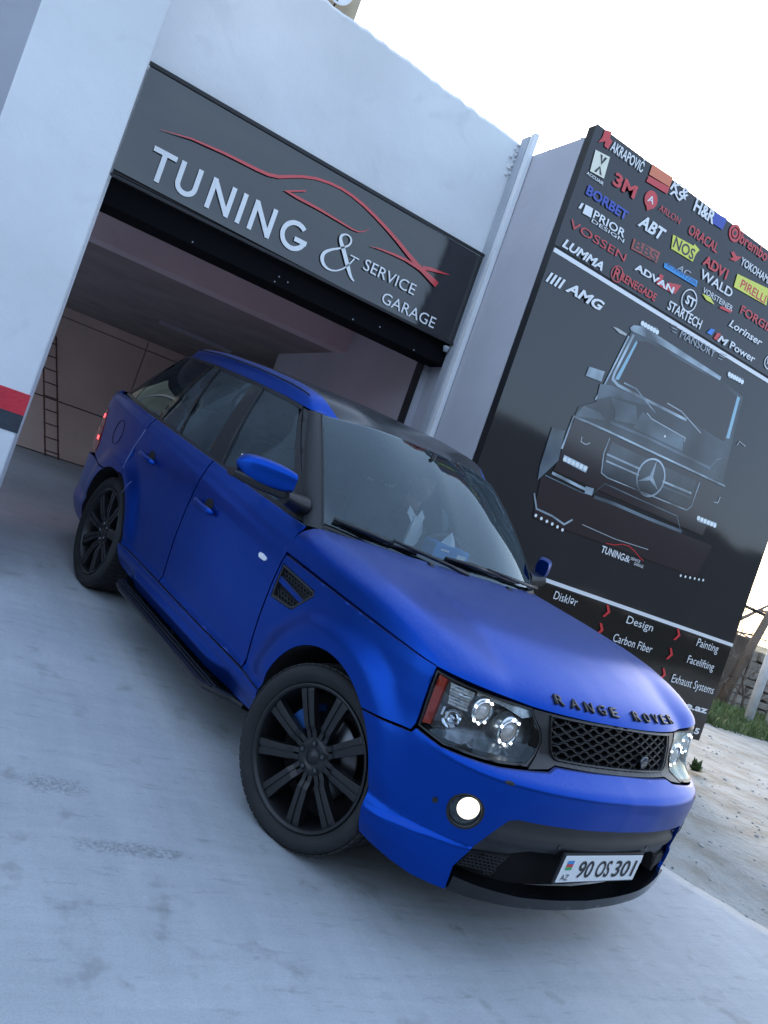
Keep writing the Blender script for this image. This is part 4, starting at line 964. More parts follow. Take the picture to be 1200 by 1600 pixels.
# arch points run along the wheel opening, angle 0 = forward
def arch(wx, a0, a1, n=18): return [(x, z) for x, z in arc(wx, .37, AR, a0, a1, n)]
a_bump = math.degrees(math.asin((.705-.37)/AR))            # where bumper and wing meet on the opening
a_sill = 180-math.degrees(math.asin((.432-.37)/AR))
hl_top = [(1.073, .975), (.928, .966), (.781, .957), (.66, .953), (.566, .953)]
hl_in = [(.547, .927), (.502, .887), (.489, .849), (.508, .798), (.566, .768)]
hl_bot = [(.70, .758), (.809, .754), (.932, .750), (1.046, .768)]
HL = hl_top+hl_in+hl_bot
for sg in (1, -1):
    # front wing with the side vent cut out
    wing = side_poly([(-.606, .998), (-.3, .995), (.0, .992), (.3, .988)])+[(1.076, .985), (1.053, .770), (1.060, .742)]+side_poly([(.46, .733)]+arch(WHX[0], a_bump, a_sill, 26)+[(-.585, .436), (-.596, .57), (-.602, .80)])
    vent = side_poly([(-.588, .958), (-.285, .945), (-.272, .925), (-.375, .822), (-.41, .812), (-.575, .803)])
    w = patch('front_wing', mir(wing, sg), body, M_paint, car, holes=[mir(vent, sg)], st=.024, sz=.012)
    vf = patch('side_vent', mir(inset(vent, -.001), sg), body, M_wellm, w, off=-.03, gap=0, depth=0)
    patch('vent_frame', mir(inset(vent, .001), sg), body, M_trim, w, holes=[mir(inset(vent, .011), sg)], off=-.001, gap=0, depth=.02, st=.02)
    patch('vent_blade', mir(side_poly([(-.585, .905), (-.33, .878), (-.345, .862), (-.585, .880)]), sg), body, M_paint, w, off=-.004, gap=0, depth=.012, st=.02)
    gb = MB()
    vp = inset(vent, .008)
    for i in range(-2, 14):
        for j in range(0, 9):
            cx = -.60+.029*i+(.0145 if j % 2 else 0); cz = .805+.0185*j
            c = (S(cx), cz)
            if not point_in(c, vp) or (.86 < cz+.028*(cx+.6) < .905): continue
            hexa = [(c[0]+.0155*math.cos(R(60*k)), c[1]+.0105*math.sin(R(60*k))) for k in range(6)]
            for k in range(6):
                a, b_ = hexa[k], hexa[(k+1) % 6]; A, B_ = body(sg*a[0], a[1], -.016), body(sg*b_[0], b_[1], -.016)
                gb.tube([A, B_], .0028, 4, caps=False)
    gb.obj('vent_mesh', M_satin, w)
    # doors
    fd = side_poly([(-.612, .998), (-.618, 1.06), (-.632, 1.148), (-1.1, 1.162), (-1.655, 1.180), (-1.66, .80), (-1.66, .436), (-1.1, .434), (-.592, .438), (-.602, .57), (-.608, .80)])
    d1 = patch('front_door', mir(fd, sg), body, M_paint, car, st=.035, sz=.0125)
    rd = side_poly([(-1.668, .80), (-1.663, 1.180), (-2.2, 1.196), (-2.585, 1.208), (-2.60, 1.12), (-2.645, 1.0), (-2.650, .90), (-2.62, .83)]+[(x, z) for x, z in arc(-2.755, .37, .455, 70, 8, 10)]+[(-2.30, .436), (-1.668, .436)])
    d2 = patch('rear_door', mir(rd, sg), body, M_paint, car, st=.035, sz=.0125)
    for d, hx, hz in ((d1, -1.46, .962), (d2, -2.375, .990)):
        b = MB(); b.lathe([(.0, -.012), (.030, -.010), (.040, 0), (.043, .004)], 20, 'y', (0, 0, 0))
        c = body(sg*S(hx-.01), hz+.012, .0022); me_v = []
        cup = MB(); n = 20; pts = [body(sg*(S(hx+.02)+.048*math.cos(2*math.pi*k/n)), hz+.014+.030*math.sin(2*math.pi*k/n), .0015) for k in range(n)]
        cup.add(pts, [tuple(range(n))]); cup.obj('handle_cup', M_wellm, d)
        hb_ = MB(); P = []
        for k in range(9):
            f = k/8; x = hx-.125+.25*f; o = .014+.020*math.sin(math.pi*min(1, max(0, (f-.02)/.96)))**.4; P.append(Vector(body(sg*S(x), hz-.006-.006*f, o)))
        hb_.tube(P, [.006]+[.013]*7+[.006], 10, True, 1.35, (0, 0, 1)); hb_.obj('handle', M_paint, d)
    if sg > 0: pass
    # flashing side repeater on the wing edge of the door
    rp = side_poly([(-.80, .925), (-.795, .938), (-.77, .940), (-.728, .934), (-.725, .922), (-.735, .915), (-.785, .915)])
    patch('side_repeater', mir(rp, sg), body, M_ind, d1, off=.007, gap=0, depth=.008, st=.01, bevel=.002)
    # rear quarter
    rq = side_poly([(-2.592, 1.208), (-3.0, 1.222), (-3.35, 1.232)])+[(5.22, 1.222), (5.26, 1.10), (5.02, 1.085), (4.965, .985), (4.90, .845), (4.93, .76)]+side_poly([(-3.20, .735)]+[(x, z) for x, z in arch(WHX[1], 116, 84, 8)]+[(x, z) for x, z in arc(-2.755, .37, .447, 74, 70, 2)]+[(-2.626, .83), (-2.657, .90), (-2.652, 1.0), (-2.607, 1.12)])
    q = patch('rear_quarter', mir(rq, sg), body, M_paint, car, st=.035, sz=.0125)
    fc = MB(); n = 28; P = [body(sg*(S(-3.02)+.085*math.cos(2*math.pi*k/n)), 1.0+.085*math.sin(2*math.pi*k/n), .001) for k in range(n+1)]; fc.tube(P, .0022, 4, caps=False)
    if sg > 0:
        fc.obj('fuel_flap_seam', M_wellm, q)
        pts_ = [(-2.607, 1.12), (-2.650, 1.0), (-2.655, .90), (-2.624, .835)]
        MB().tube([body(S(x), z, .001) for x, z in pts_], .0022, 5).obj('edge_glint_scrape', M_glint_scrape, d2, label='painted pale highlight along the rear door edge')  # highlight of the door gap, put in as a pale tube
        MB().tube([body(S(-2.45), .80, .001), body(S(-2.47), .76, .001), body(S(-2.50), .70, .001)], .0016, 5).obj('edge_glint_scrape', M_glint_scrape, d2)
    rb = side_poly([(-3.205, .730)]+[(x, z) for x, z in arch(WHX[1], 118, 192, 14)]+[(-3.20, .27), (-3.5, .30)])+[(5.35, .33), (SX, .35), (SX, .66), (5.5, .70), (4.95, .742)]
    patch('rear_bumper', mir(rb, sg), body, M_paint if True else M_trim, car)
    # sill skirt under the doors
    sk = side_poly([(x, z) for x, z in arch(WHX[0], 172.2, 186, 5)]+[(-.42, .300), (-.6, .285), (-2.1, .285), (-2.30, .31)]+[(x, z) for x, z in arch(WHX[1], -6, 8, 4)]+[(-2.33, .431), (-1.5, .429), (-.585, .431)])
    def sill(s, z, o=0.):
        x = float(np.interp(abs(s), OS, OUT[:, 0])); k = smooth(-2.05, -1.95, x)*(1-smooth(-.95, -.66, x)); return body(s, z, o+.020*k*(1-smooth(.345, .385, z))-.006*(1-k)*(1-smooth(.34, .38, z)))
    patch('side_skirt', mir(sk, sg), sill, M_paint, car, st=.025, sz=.012)
    # inner arch lip and liner
    for wx in WHX:
        b = MB(); n = 30; V = []
        for k in range(n+1):
            a = R(-12+204*k/n); x, z = wx+AR*math.cos(a), .37+AR*math.sin(a); z = max(z, .27)
            p = body(sg*S(x), z, -.002); xi, zi = wx+(AR+.03)*math.cos(a), .37+(AR+.03)*math.sin(a)
            V += [tuple(p), (p[0], p[1]*.975, p[2]), (xi, sg*-.80, zi), (xi, sg*-.50, zi)]
        b.v = V
        for k in range(n):
            for j in range(3): a = k*4+j; b.f.append((a, a+1, a+5, a+4)); b.sm.append(True)
        V2 = [(wx, sg*-.50, .30)]+[(wx+(AR+.03)*math.cos(R(-12+204*k/n)), sg*-.50, .37+(AR+.03)*math.sin(R(-12+204*k/n))) for k in range(n+1)]
        b.add(V2, [(0, i, i+1) for i in range(1, n+1)])
        b.obj('wheel_arch_liner', M_wellm, car)
    # dark inner skin that closes the gaps between panels and forms the cabin sides
    isk = [(S(-.46), .30), (S(-.46), .84), (S(.50), .84), (S(.50), .95), (S(-.62), 1.0), (S(-.62), 1.10), (S(-3.3), 1.17), (5.5, 1.15), (5.5, .84), (S(-2.28), .84), (S(-2.28), .30)]
    patch('inner_skin', mir(isk, sg), body, M_wellm, car, off=-.022, gap=0, depth=0, st=.08)
    # running board
    b = MB(); n = 26; sec = [(-.0, .262), (.055, .268), (.075, .262), (.078, .250), (.070, .238), (.0, .226)]
    for k in range(n+1):
        f = k/n; x = -2.26+1.70*f; e = smooth(0, .14, f)*(1-smooth(.86, 1, f)); yo = .905+.012*e
        for a, z in sec: b.v.append((x, -sg*(yo-.09*(1-e)+(a)*(.6+.4*e)), z+.012*(1-e)))
        b.v.append((x, -sg*.80, .262+.012*(1-e))); b.v.append((x, -sg*.80, .235))
    m_ = len(sec)+2
    for k in range(n):
        for j in range(m_): a = k*m_+j; c = k*m_+(j+1) % m_; b.f.append((a, c, c+m_, a+m_)); b.sm.append(False)
    b.f += [tuple(range(m_)), tuple(n*m_+j for j in range(m_))[::-1]]; b.sm += [False, False]
    rbd = b.obj('running_board', M_satin, car)
    for k in range(2): MB().box(-2.1, -.72, *sorted((-sg*(.925+.025*k), -sg*(.935+.025*k))), .270, .2735).obj('tread_strip', M_trim, rbd)
    for bx in (-.9, -1.4, -1.9): MB().box(bx-.03, bx+.03, *sorted((-sg*.7, -sg*.88)), .235, .26).obj('bracket', M_black, rbd)
# front bumper, one piece round the nose
ib = [(.560, .598), (.595, .586), (.64, .52), (.700, .42), (.722, .372), (.712, .276)]
half = [(.0, .788), (.405, .784), (.45, .770), (.566, .762), (.70, .752), (.809, .748), (.932, .744), (1.046, .758), (1.056, .737)]+[(S(.46), .727)]+[(S(x), z) for x, z in arch(WHX[0], a_bump-.6, 4, 14)]+[(S(.463), .33), (S(.47), .30), (1.0, .290), (.86, .276)]
poly = half+ib[::-1]+[(.3, .600), (.0, .600)]
full = poly[1:-1]+[(0, .600)]+[(-a, b) for a, b in poly[1:-1]][::-1]+[(0, .788)]
fogc = (.764, .574)
def ell(c, rs, rz, n=28): return [(c[0]+rs*math.cos(2*math.pi*k/n), c[1]+rz*math.sin(2*math.pi*k/n)) for k in range(n)]
bmp = patch('front_bumper', full, body, M_paint, car, holes=[ell(fogc, .066, .062), ell((-fogc[0], fogc[1]), .066, .062)], st=.022, sz=.0085)
# intake: charcoal upper band, black cavity, mesh corners, gloss lip
def band(s, z, o=0.): return body(s, z, o)
tr_h = [(.0, .598), (.558, .596), (.593, .584), (.64, .515), (.69, .435), (.62, .440), (.52, .445), (.42, .475), (.0, .478)]
tr_full = tr_h[1:-1]+[(0, .478)]+[(-a, b) for a, b in tr_h[1:-1]][::-1]+[(0, .598)]
def trimfn(s, z, o=0.):
    k = smooth(.60, .57, 0) if 0 else 0
    return body(s, z, o-.030+.022*math.exp(-((z-.515)/.035)**2))
it = patch('intake_trim', tr_full, trimfn, M_trim, bmp, st=.02, sz=.010, gap=0, depth=.06)
lw_h = [(.0, .47), (.72, .44), (.74, .30), (.0, .27)]
patch('intake_cavity', [(.742, .45), (.742, .285), (-.742, .285), (-.742, .45), (-.6, .60), (.6, .60)], body, M_wellm, bmp, off=-.105, gap=0, depth=0, st=.04)
for sg in (1, -1):
    patch('corner_vent', mir([(.50, .443), (.685, .430), (.715, .372), (.55, .362)], sg), body, M_wellm, bmp, off=-.022, gap=0, depth=.04, st=.03)
    b = MB()
    for i in range(14):
        for j in range(6):
            c = (.50+.0185*i+(.009 if j % 2 else 0), .368+.0125*j)
            if not point_in(c, [(.51, .438), (.68, .426), (.705, .374), (.555, .366)]): continue
            hx_ = [(c[0]+.0098*math.cos(R(60*k)), c[1]+.0072*math.sin(R(60*k))) for k in range(6)]
            for k in range(6): b.tube([body(sg*hx_[k][0], hx_[k][1], -.016), body(sg*hx_[(k+1) % 6][0], hx_[(k+1) % 6][1], -.016)], .0016, 4, caps=False)
    b.obj('corner_mesh', M_satin, bmp)
def lipfn(s, z, o=0.): return body(s, z, o+.012)
lip_h = [(.0, .296), (.4, .306), (.62, .326), (.712, .342), (.712, .288), (.62, .274), (.4, .262), (.0, .254)]
lip_full = lip_h[1:-1]+[(0, .254)]+[(-a, b) for a, b in lip_h[1:-1]][::-1]+[(0, .296)]
patch('front_lip', lip_full, lipfn, M_gloss, bmp, st=.025, sz=.010, gap=0, depth=.09)
# fog lamps, sensors and washers
for sg in (1, -1):
    c = Vector(body(sg*fogc[0], fogc[1], -.005)); n0 = (Vector(body(sg*fogc[0], fogc[1], .05))-Vector(body(sg*fogc[0], fogc[1], 0))).normalized()
    q = n0.to_track_quat('Y', 'Z').to_matrix().to_4x4(); T_ = Matrix.Translation(c) @ q
    def lz(name, prof, m, par, nseg=32, off=(0, 0, 0)):
        b = MB().lathe(prof, nseg, 'y', off); me = b.mesh(name); me.transform(T_); bm = bmesh.new(); bm.from_mesh(me); bmesh.ops.recalc_face_normals(bm, faces=bm.faces); bm.to_mesh(me); bm.free(); return link(name, me, m, par)
    fl = lz('fog_lamp', [(.068, .004), (.062, .006), (.056, .0), (.055, -.05), (.03, -.08), (0, -.085)], M_gloss, bmp)
    lz('reflector', [(.053, -.012), (.046, -.030), (.034, -.055), (.020, -.066)], M_silver, fl)
    lz('bulb_housing', [(.041, -.002), (.043, -.006), (.040, -.030), (.028, -.072)], M_chrome, fl, off=(-.008*sg, 0, .009)); lz('bulb', [(.0, .001), (.018, .0), (.034, -.001), (.0405, -.004)], M_fog, fl, off=(-.008*sg, 0, .009))
    lz('lens', [(.0545, .001), (.03, .004), (0, .005)], M_lens, fl)
    for (s_, z_, rs, rz) in ((.877, .565, .011, .011), (.655, .722, .020, .007)):
        P = [body(sg*s_+rs*math.cos(2*math.pi*k/16), z_+rz*math.sin(2*math.pi*k/16), .002) for k in range(16)]; MB().add(P, [tuple(range(16))]).obj('parking_sensor' if rs < .015 else 'lamp_washer', M_satin, bmp)
    P = [trimfn(sg*.30+.011*math.cos(2*math.pi*k/16), .515+.011*math.sin(2*math.pi*k/16), .002) for k in range(16)]; MB().add(P, [tuple(range(16))]).obj('parking_sensor', M_gloss, bmp)
# number plate
pl = MB().box(.872, .888, -.272, .272, .374, .502).obj('number_plate', M_satin, car, bevel=.004)
MB().box(.889, .8925, -.262, .262, .382, .494).obj('plate_face', M_plate, pl, bevel=.002)
def flat(s, st, y, z, w, h, m, x=.8945, par=None):
    me = text_mesh(s, st, w, h); me.transform(Matrix.Translation((x, y, z)) @ Matrix(((0, 0, 1, 0), (1, 0, 0, 0), (0, 1, 0, 0), (0, 0, 0, 1)))); return link('plate_lettering', me, m, par or pl)
flat('90', 'b', -.155, .402, .095, .070, M_ink); flat('OS', 'b', -.035, .402, .095, .070, M_ink); flat('301', 'b', .085, .402, .150, .070, M_ink); flat('AZ', 'n', -.245, .392, .048, .024, M_ink)
for k, c in enumerate(((.01, .25, .60), (.60, .03, .04), (.02, .35, .10))):
    MB().add([(.894, -.240, .474-.013*k), (.894, -.200, .474-.013*k), (.894, -.200, .461-.013*k), (.894, -.240, .461-.013*k)], [(0, 1, 2, 3)]).obj('flag_band', mat('flag_%d' % k, c, .4), pl)
# grille
gf = [(.0, .952), (.40, .952), (.56, .950), (.545, .926), (.498, .887), (.484, .849), (.503, .798), (.56, .766), (.45, .775), (.405, .787), (.0, .792)]
gfull = gf[1:-1]+[(0, .786)]+[(-a, b) for a, b in gf[1:-1]][::-1]+[(0, .956)]
gopen = [(0, .945), (.452, .941), (.448, .90), (.425, .83), (.41, .815), (.385, .806), (0, .806)]
gofull = gopen[1:-1]+[(0, .806)]+[(-a, b) for a, b in gopen[1:-1]][::-1]+[(0, .945)]
gr = patch('grille', gfull, body, M_satin, car, holes=[gofull], gap=.001, depth=.05, st=.02, sz=.012, off=-.004)
patch('grille_back', [(.50, .96), (.46, .79), (-.46, .79), (-.50, .96)], body, M_wellm, gr, off=-.055, gap=0, depth=0, st=.05)
gl = inset(gofull, .004)
rimg = MB(); P = [body(a, b, .001) for a, b in densify(inset(gofull, -.004), .02)]; rimg.tube(P+[P[0]], .0035, 6, caps=False); rimg.obj('grille_surround', M_gloss, gr)
b = MB()
for i in range(-13, 14):
    for j in range(-1, 10):
        if (i+j) % 2: continue
        c = (i*.0440, .816+.0165*j)
        hx_ = [(c[0]-.0400, c[1]), (c[0]-.020, c[1]+.0128), (c[0]+.020, c[1]+.0128), (c[0]+.0400, c[1]), (c[0]+.020, c[1]-.0128), (c[0]-.020, c[1]-.0128)]
        if not point_in(c, inset(gofull, -.006)): continue
        for k in range(6):
            A, B_ = hx_[k], hx_[(k+1) % 6]
            if not (point_in(A, inset(gofull, -.004)) and point_in(B_, inset(gofull, -.004))): continue
            f0 = [Vector(body(*A, -.010)), Vector(body(*B_, -.010)), Vector(body(*B_, -.034)), Vector(body(*A, -.034))]
            n_ = (Vector((c[0]-(A[0]+B_[0])/2, c[1]-(A[1]+B_[1])/2))).normalized()*.0019
            w_ = Vector((0, -n_.x, n_.y))
            b.add([f0[0]-w_, f0[1]-w_, f0[2]-w_, f0[3]-w_, f0[0]+w_*1.2, f0[1]+w_*1.2, f0[2]+w_*.1, f0[3]+w_*.1], [(0, 1, 2, 3), (7, 6, 5, 4), (0, 4, 5, 1)])
b.obj('grille_mesh', M_satin, gr, fix=False)
# round badge on the grille
bc = Vector(body(-.20, .838, .006)); nb = (Vector(body(-.20, .838, .05))-Vector(body(-.20, .838, 0))).normalized(); T_ = Matrix.Translation(bc) @ nb.to_track_quat('Y', 'Z').to_matrix().to_4x4()
lz('badge', [(.027, -.008), (.027, .0), (.024, .003), (.021, .001), (0, .002)], M_dchrome, gr, 28)
me = text_mesh('LAND', 'b', .026, .008); me.transform(T_ @ Matrix.Translation((.013, .004, .001)) @ Matrix.Rotation(R(90), 4, 'X') @ Matrix.Scale(-1, 4, (1, 0, 0))); link('badge_lettering', me, M_chrome, gr)
me = text_mesh('ROVER', 'b', .030, .007); me.transform(T_ @ Matrix.Translation((.015, .004, -.010)) @ Matrix.Rotation(R(90), 4, 'X') @ Matrix.Scale(-1, 4, (1, 0, 0))); link('badge_lettering', me, M_chrome, gr)
# headlights
for sg in (1, -1):
    h = patch('headlight', mir(HL, sg), body, M_satin, car, off=-.001, gap=.002, depth=.05, st=.03, holes=[mir(inset(HL, .010), sg)])
    IN = inset(HL, .009)
    def back(s, z, o=0.): return body(s, z, o-.055)
    patch('lamp_bucket', mir(inset(HL, .004), sg), back, M_bucket, h, gap=0, depth=-.045, st=.04)
    patch('lamp_lens', mir(IN, sg), body, M_lens, h, off=-.003, gap=0, depth=0, st=.03)
    patch('side_marker', mir([(1.058, .962), (1.026, .958), (1.010, .790), (1.040, .782)], sg), body, M_orange, h, off=-.010, gap=0, depth=.02, st=.03)
    # fluted reflector above the indicator, and the silver brow along the top edge
    for k in range(7):
        z_ = .950-.0105*k; x_ = 1.012-.0035*k
        patch('reflector_flute', mir([(x_, z_), (.905, z_-.004), (.905, z_-.013), (x_-.002, z_-.009)], sg), body, M_silver, h, off=-.024-.003*(k % 2), gap=0, depth=.012, st=.03)
    patch('brow', mir([(.895, .957), (.78, .948), (.66, .944), (.575, .942), (.560, .915), (.60, .905), (.72, .925), (.84, .938), (.895, .940)], sg), body, M_silver, h, off=-.018, gap=0, depth=.02, st=.03)
    def lamp(cs, cz, r, dep, lit):
        c = Vector(body(sg*cs, cz, -.012)); n0 = Vector((1, -sg*.10, .02)).normalized(); T2 = Matrix.Translation(c) @ n0.to_track_quat('Y', 'Z').to_matrix().to_4x4()
        def lz2(name, prof, m, nseg=32):
            b = MB().lathe(prof, nseg, 'y'); me = b.mesh(name); me.transform(T2); return link(name, me, m, h)
        lz2('lamp_bezel', [(r*1.42, -.045), (r*1.30, -.012), (r*1.22, -.003), (r*1.10, -.001), (r*1.0, -.008), (r*.95, -.02)], M_silver); lz2('lamp_ring', [(r*1.02, -.006), (r*.99, .002), (r*.93, .003), (r*.90, -.006)], M_chrome)
        lz2('projector', [(r*.90, -.022), (r*.80, -.006), (r*.5, .004), (0, .008)], M_proj)
        n = 9
        for k in range(n):
            a = R(20+k*320/n)
            if (k+int(cs*100)) % 9 in (3, 6, 7): continue
            p = T2 @ Vector((r*1.12*math.cos(a), .001, r*1.12*math.sin(a)))
            b = MB().lathe([(0, -.004), (.004, -.003), (.0058, 0), (.004, .003), (0, .004)], 8, 'y'); me = b.mesh('daylight_led'); me.transform(Matrix.Translation(p)); link('daylight_led', me, M_led, h)
    lamp(.655, .848, .044, 0, True); lamp(.835, .893, .040, 0, True)
    # small chrome indicator bowl low by the marker
    c = Vector(body(sg*.955, .835, -.030)); T2 = Matrix.Translation(c) @ Vector((1, -sg*.5, 0)).to_track_quat('Y', 'Z').to_matrix().to_4x4()
    b = MB().lathe([(.036, .008), (.031, -.004), (.019, -.018), (0, -.022)], 24, 'y'); me = b.mesh('indicator_bowl'); me.transform(T2); link('indicator_bowl', me, M_chrome, h)
    b = MB()
    for k in range(3): p = Vector(body(sg*(.992-.020*k), .850-.010*k, -.022)); b.frame_box(p, (.5, -sg*.5, 0), (.5, sg*.5, 0), (0, 0, 1), .003, .004, .016-.003*k)
    b.obj('indicator_fins', M_chrome, h)
# ---------------------------------------------------------------- bonnet
HE = 1.076
def side_xy(x): p = body(S(x), interp(x, ZC)); return abs(p[1])
FE = [body(a, .953) for a in np.linspace(0, HE, 40)]
def front_pt(v):
    a = abs(v)*HE; z = .958+.027*smooth(.55, HE, a); p = body(a, z); return p[0], (-p[1] if v < 0 else p[1]), z
FEy = [abs(p[1]) for p in FE]; FEx = [p[0] for p in FE]
def bonnet_raw(u, v):
    xf, yf, zf = front_pt(v); a = abs(v)
    xr = -.50-.10*smooth(.35, .95, a)-.018*a
    x = xf+(xr-xf)*u; k = (1-u)**2.5; ys = side_xy(min(x, .50)); yside = ys*(-v)
    y = yside+(abs(yf)*(-1 if v > 0 else 1)-(-v)*side_xy(.50))*k if True else yside
    e = max(0, ys-abs(y)) if x < .50 else max(0, a and (1-a)*.9)
    e = (1-a)*.92
    df = (xf-x)
    Sv = interp(e, [(0, 0), (.008, .28), (.018, .55), (.032, .68), (.055, .80), (.10, .935), (.16, .985), (.26, 1), (.5, 1)])
    Fu = interp(df, [(0, 0), (.010, .12), (.035, .26), (.075, .40), (.13, .54), (.22, .71), (.34, .85), (.52, .94), (.8, .985), (1.2, 1)])
    ze = zf+(interp(x, ZC)-zf)*(1-(1-u)**6) if a > .9 else zf+(.998-zf)*smooth(0, .6, u)
    ze = zf+(interp(x, ZC)-zf)*smooth(0, .35, u)
    crown = .018*(1-abs(y/.9)**2)*smooth(.1, .5, u)
    rise = .148+.012*smooth(0, 1, u)
    z = ze+rise*Sv*Fu+crown*Sv
    # power-dome line that runs towards the grille corners
    yc = .50+.14*u
    z += .0055*smooth(-.025, .025, yc-abs(y))*Sv*smooth(.12, .45, u)
    return Vector((x, y, z))
us = [0, .006, .014, .024, .036, .052, .072, .095, .12, .15]+[.15+.85*k/26 for k in range(1, 27)]
va = [0]+[k/22*.84 for k in range(1, 23)]+[.86, .88, .90, .918, .934, .948, .96, .97, .979, .987, .994, 1.0]
vs_ = [-v for v in va[::-1][:-1]]+va
b = MB(); nu, nv = len(us), len(vs_); G = [[bonnet_raw(u, v*.9975) for v in vs_] for u in us]
# soften the profile corners
for it_ in range(1):
    H = [[q.copy() for q in r_] for r_ in G]
    for i in range(1, nu-1):
        for j in range(1, nv-1): H[i][j].z = G[i][j].z*.5+(G[i-1][j].z+G[i+1][j].z+G[i][j-1].z+G[i][j+1].z)*.125
    G = H
for r_ in G: b.v += [tuple(q) for q in r_]
for i in range(nu-1):
    for j in range(nv-1): a = i*nv+j; b.f.append((a, a+1, a+nv+1, a+nv)); b.sm.append(True)
rim = [0*nv+j for j in range(nv)]+[i*nv+nv-1 for i in range(1, nu)]+[(nu-1)*nv+j for j in range(nv-2, -1, -1)]+[i*nv for i in range(nu-2, 0, -1)]
o = len(b.v); n = len(rim)
for i in rim: p = b.v[i]; b.v += [p, (p[0]*.985-.004, p[1]*.985, p[2]-.012)]
for k in range(n): a = o+2*k; c = o+2*((k+1) % n); b.f.append((a, c, c+1, a+1)); b.sm.append(False)
bon = b.obj('bonnet', M_paint, car)
from mathutils.bvhtree import BVHTree
bvh = BVHTree.FromPolygons([Vector(v) for v in b.v], b.f)
# raised letters on the bonnet lip
for i, ch in enumerate('RANGE ROVER'):
    if ch == ' ': continue
    y = -.372+.0835*i; 
    hit = bvh.ray_cast(Vector((1.5, y, .996)), Vector((-1, 0, 0)))
    if hit[0] is None: continue
    nrm = hit[1] if hit[1].x > 0 else -hit[1]
    up_ = (Vector((0, 0, 1))-nrm*nrm.z).normalized(); rt = up_.cross(nrm).normalized()
    me = text_mesh(ch, 'b', .050, .042, .007)
    T3 = Matrix(((rt.x, up_.x, nrm.x, hit[0].x), (rt.y, up_.y, nrm.y, hit[0].y), (rt.z, up_.z, nrm.z, hit[0].z), (0, 0, 0, 1))) @ Matrix.Translation((-.025, -.020, .001))
    me.transform(T3); link('bonnet_letter', me, M_dchrome if False else M_satin, bon)
for y in (-.26, .33):
    hit = bvh.ray_cast(Vector((-.40, y, 2)), Vector((0, 0, -1)))
    if hit[0]: b2 = MB(); c = hit[0]; b2.add([(c.x+.02, y-.016, c.z+.001), (c.x+.02, y+.016, c.z+.001), (c.x-.02, y+.012, c.z+.002), (c.x-.02, y-.012, c.z+.002), (c.x-.012, y-.01, c.z+.013), (c.x-.012, y+.01, c.z+.013)], [(0, 1, 5, 4), (2, 3, 4, 5), (0, 4, 3), (1, 2, 5)]); b2.obj('washer_nozzle', M_satin, bon)
# cowl between bonnet and windscreen
b = MB(); n = 40
for k in range(n+1):
    v = -.93+1.86*k/n; p = bonnet_raw(1.0, v); u_ = max(-2.35, min(2.35, v*2.5)); q = gh(u_, -.015, .0)
    b.v += [(p.x+.03, p.y, p.z-.014), (p.x-.005, p.y, p.z-.010), (q[0]+.02, q[1], q[2]-.018), (q[0], q[1], q[2]+.002)]
for k in range(n):
    for j in range(3): a = 4*k+j; b.f.append((a, a+1, a+5, a+4)); b.sm.append(True)
b.obj('cowl', M_trim, car)
# ---------------------------------------------------------------- glasshouse
wsp = [(-2.14, .0), (2.14, .0), (2.14, 1.0), (-2.14, 1.0)]
def rrect(x0, x1, z0, z1, rx, rz, n=6):
    o = []
    for cx, cz, a0 in ((x1-rx, z0+rz, -90), (x1-rx, z1-rz, 0), (x0+rx, z1-rz, 90), (x0+rx, z0+rz, 180)):
        o += [(cx+rx*math.cos(R(a0+90*k/n)), cz+rz*math.sin(R(a0+90*k/n))) for k in range(n+1)]
    return o
hole = rrect(-2.0, 2.0, .10, .93, .42, .22)
hole = [(a, b_-.035*(1-abs(a)/2)*(b_ < .5)) for a, b_ in hole]
patch('windscreen', inset(wsp, .002), gh, M_ws, car, gap=0, depth=0, st=.12, sz=.06)
patch('windscreen_border', wsp, gh, M_gloss, car, holes=[hole], off=-.003, gap=0, depth=0, st=.10, sz=.04)
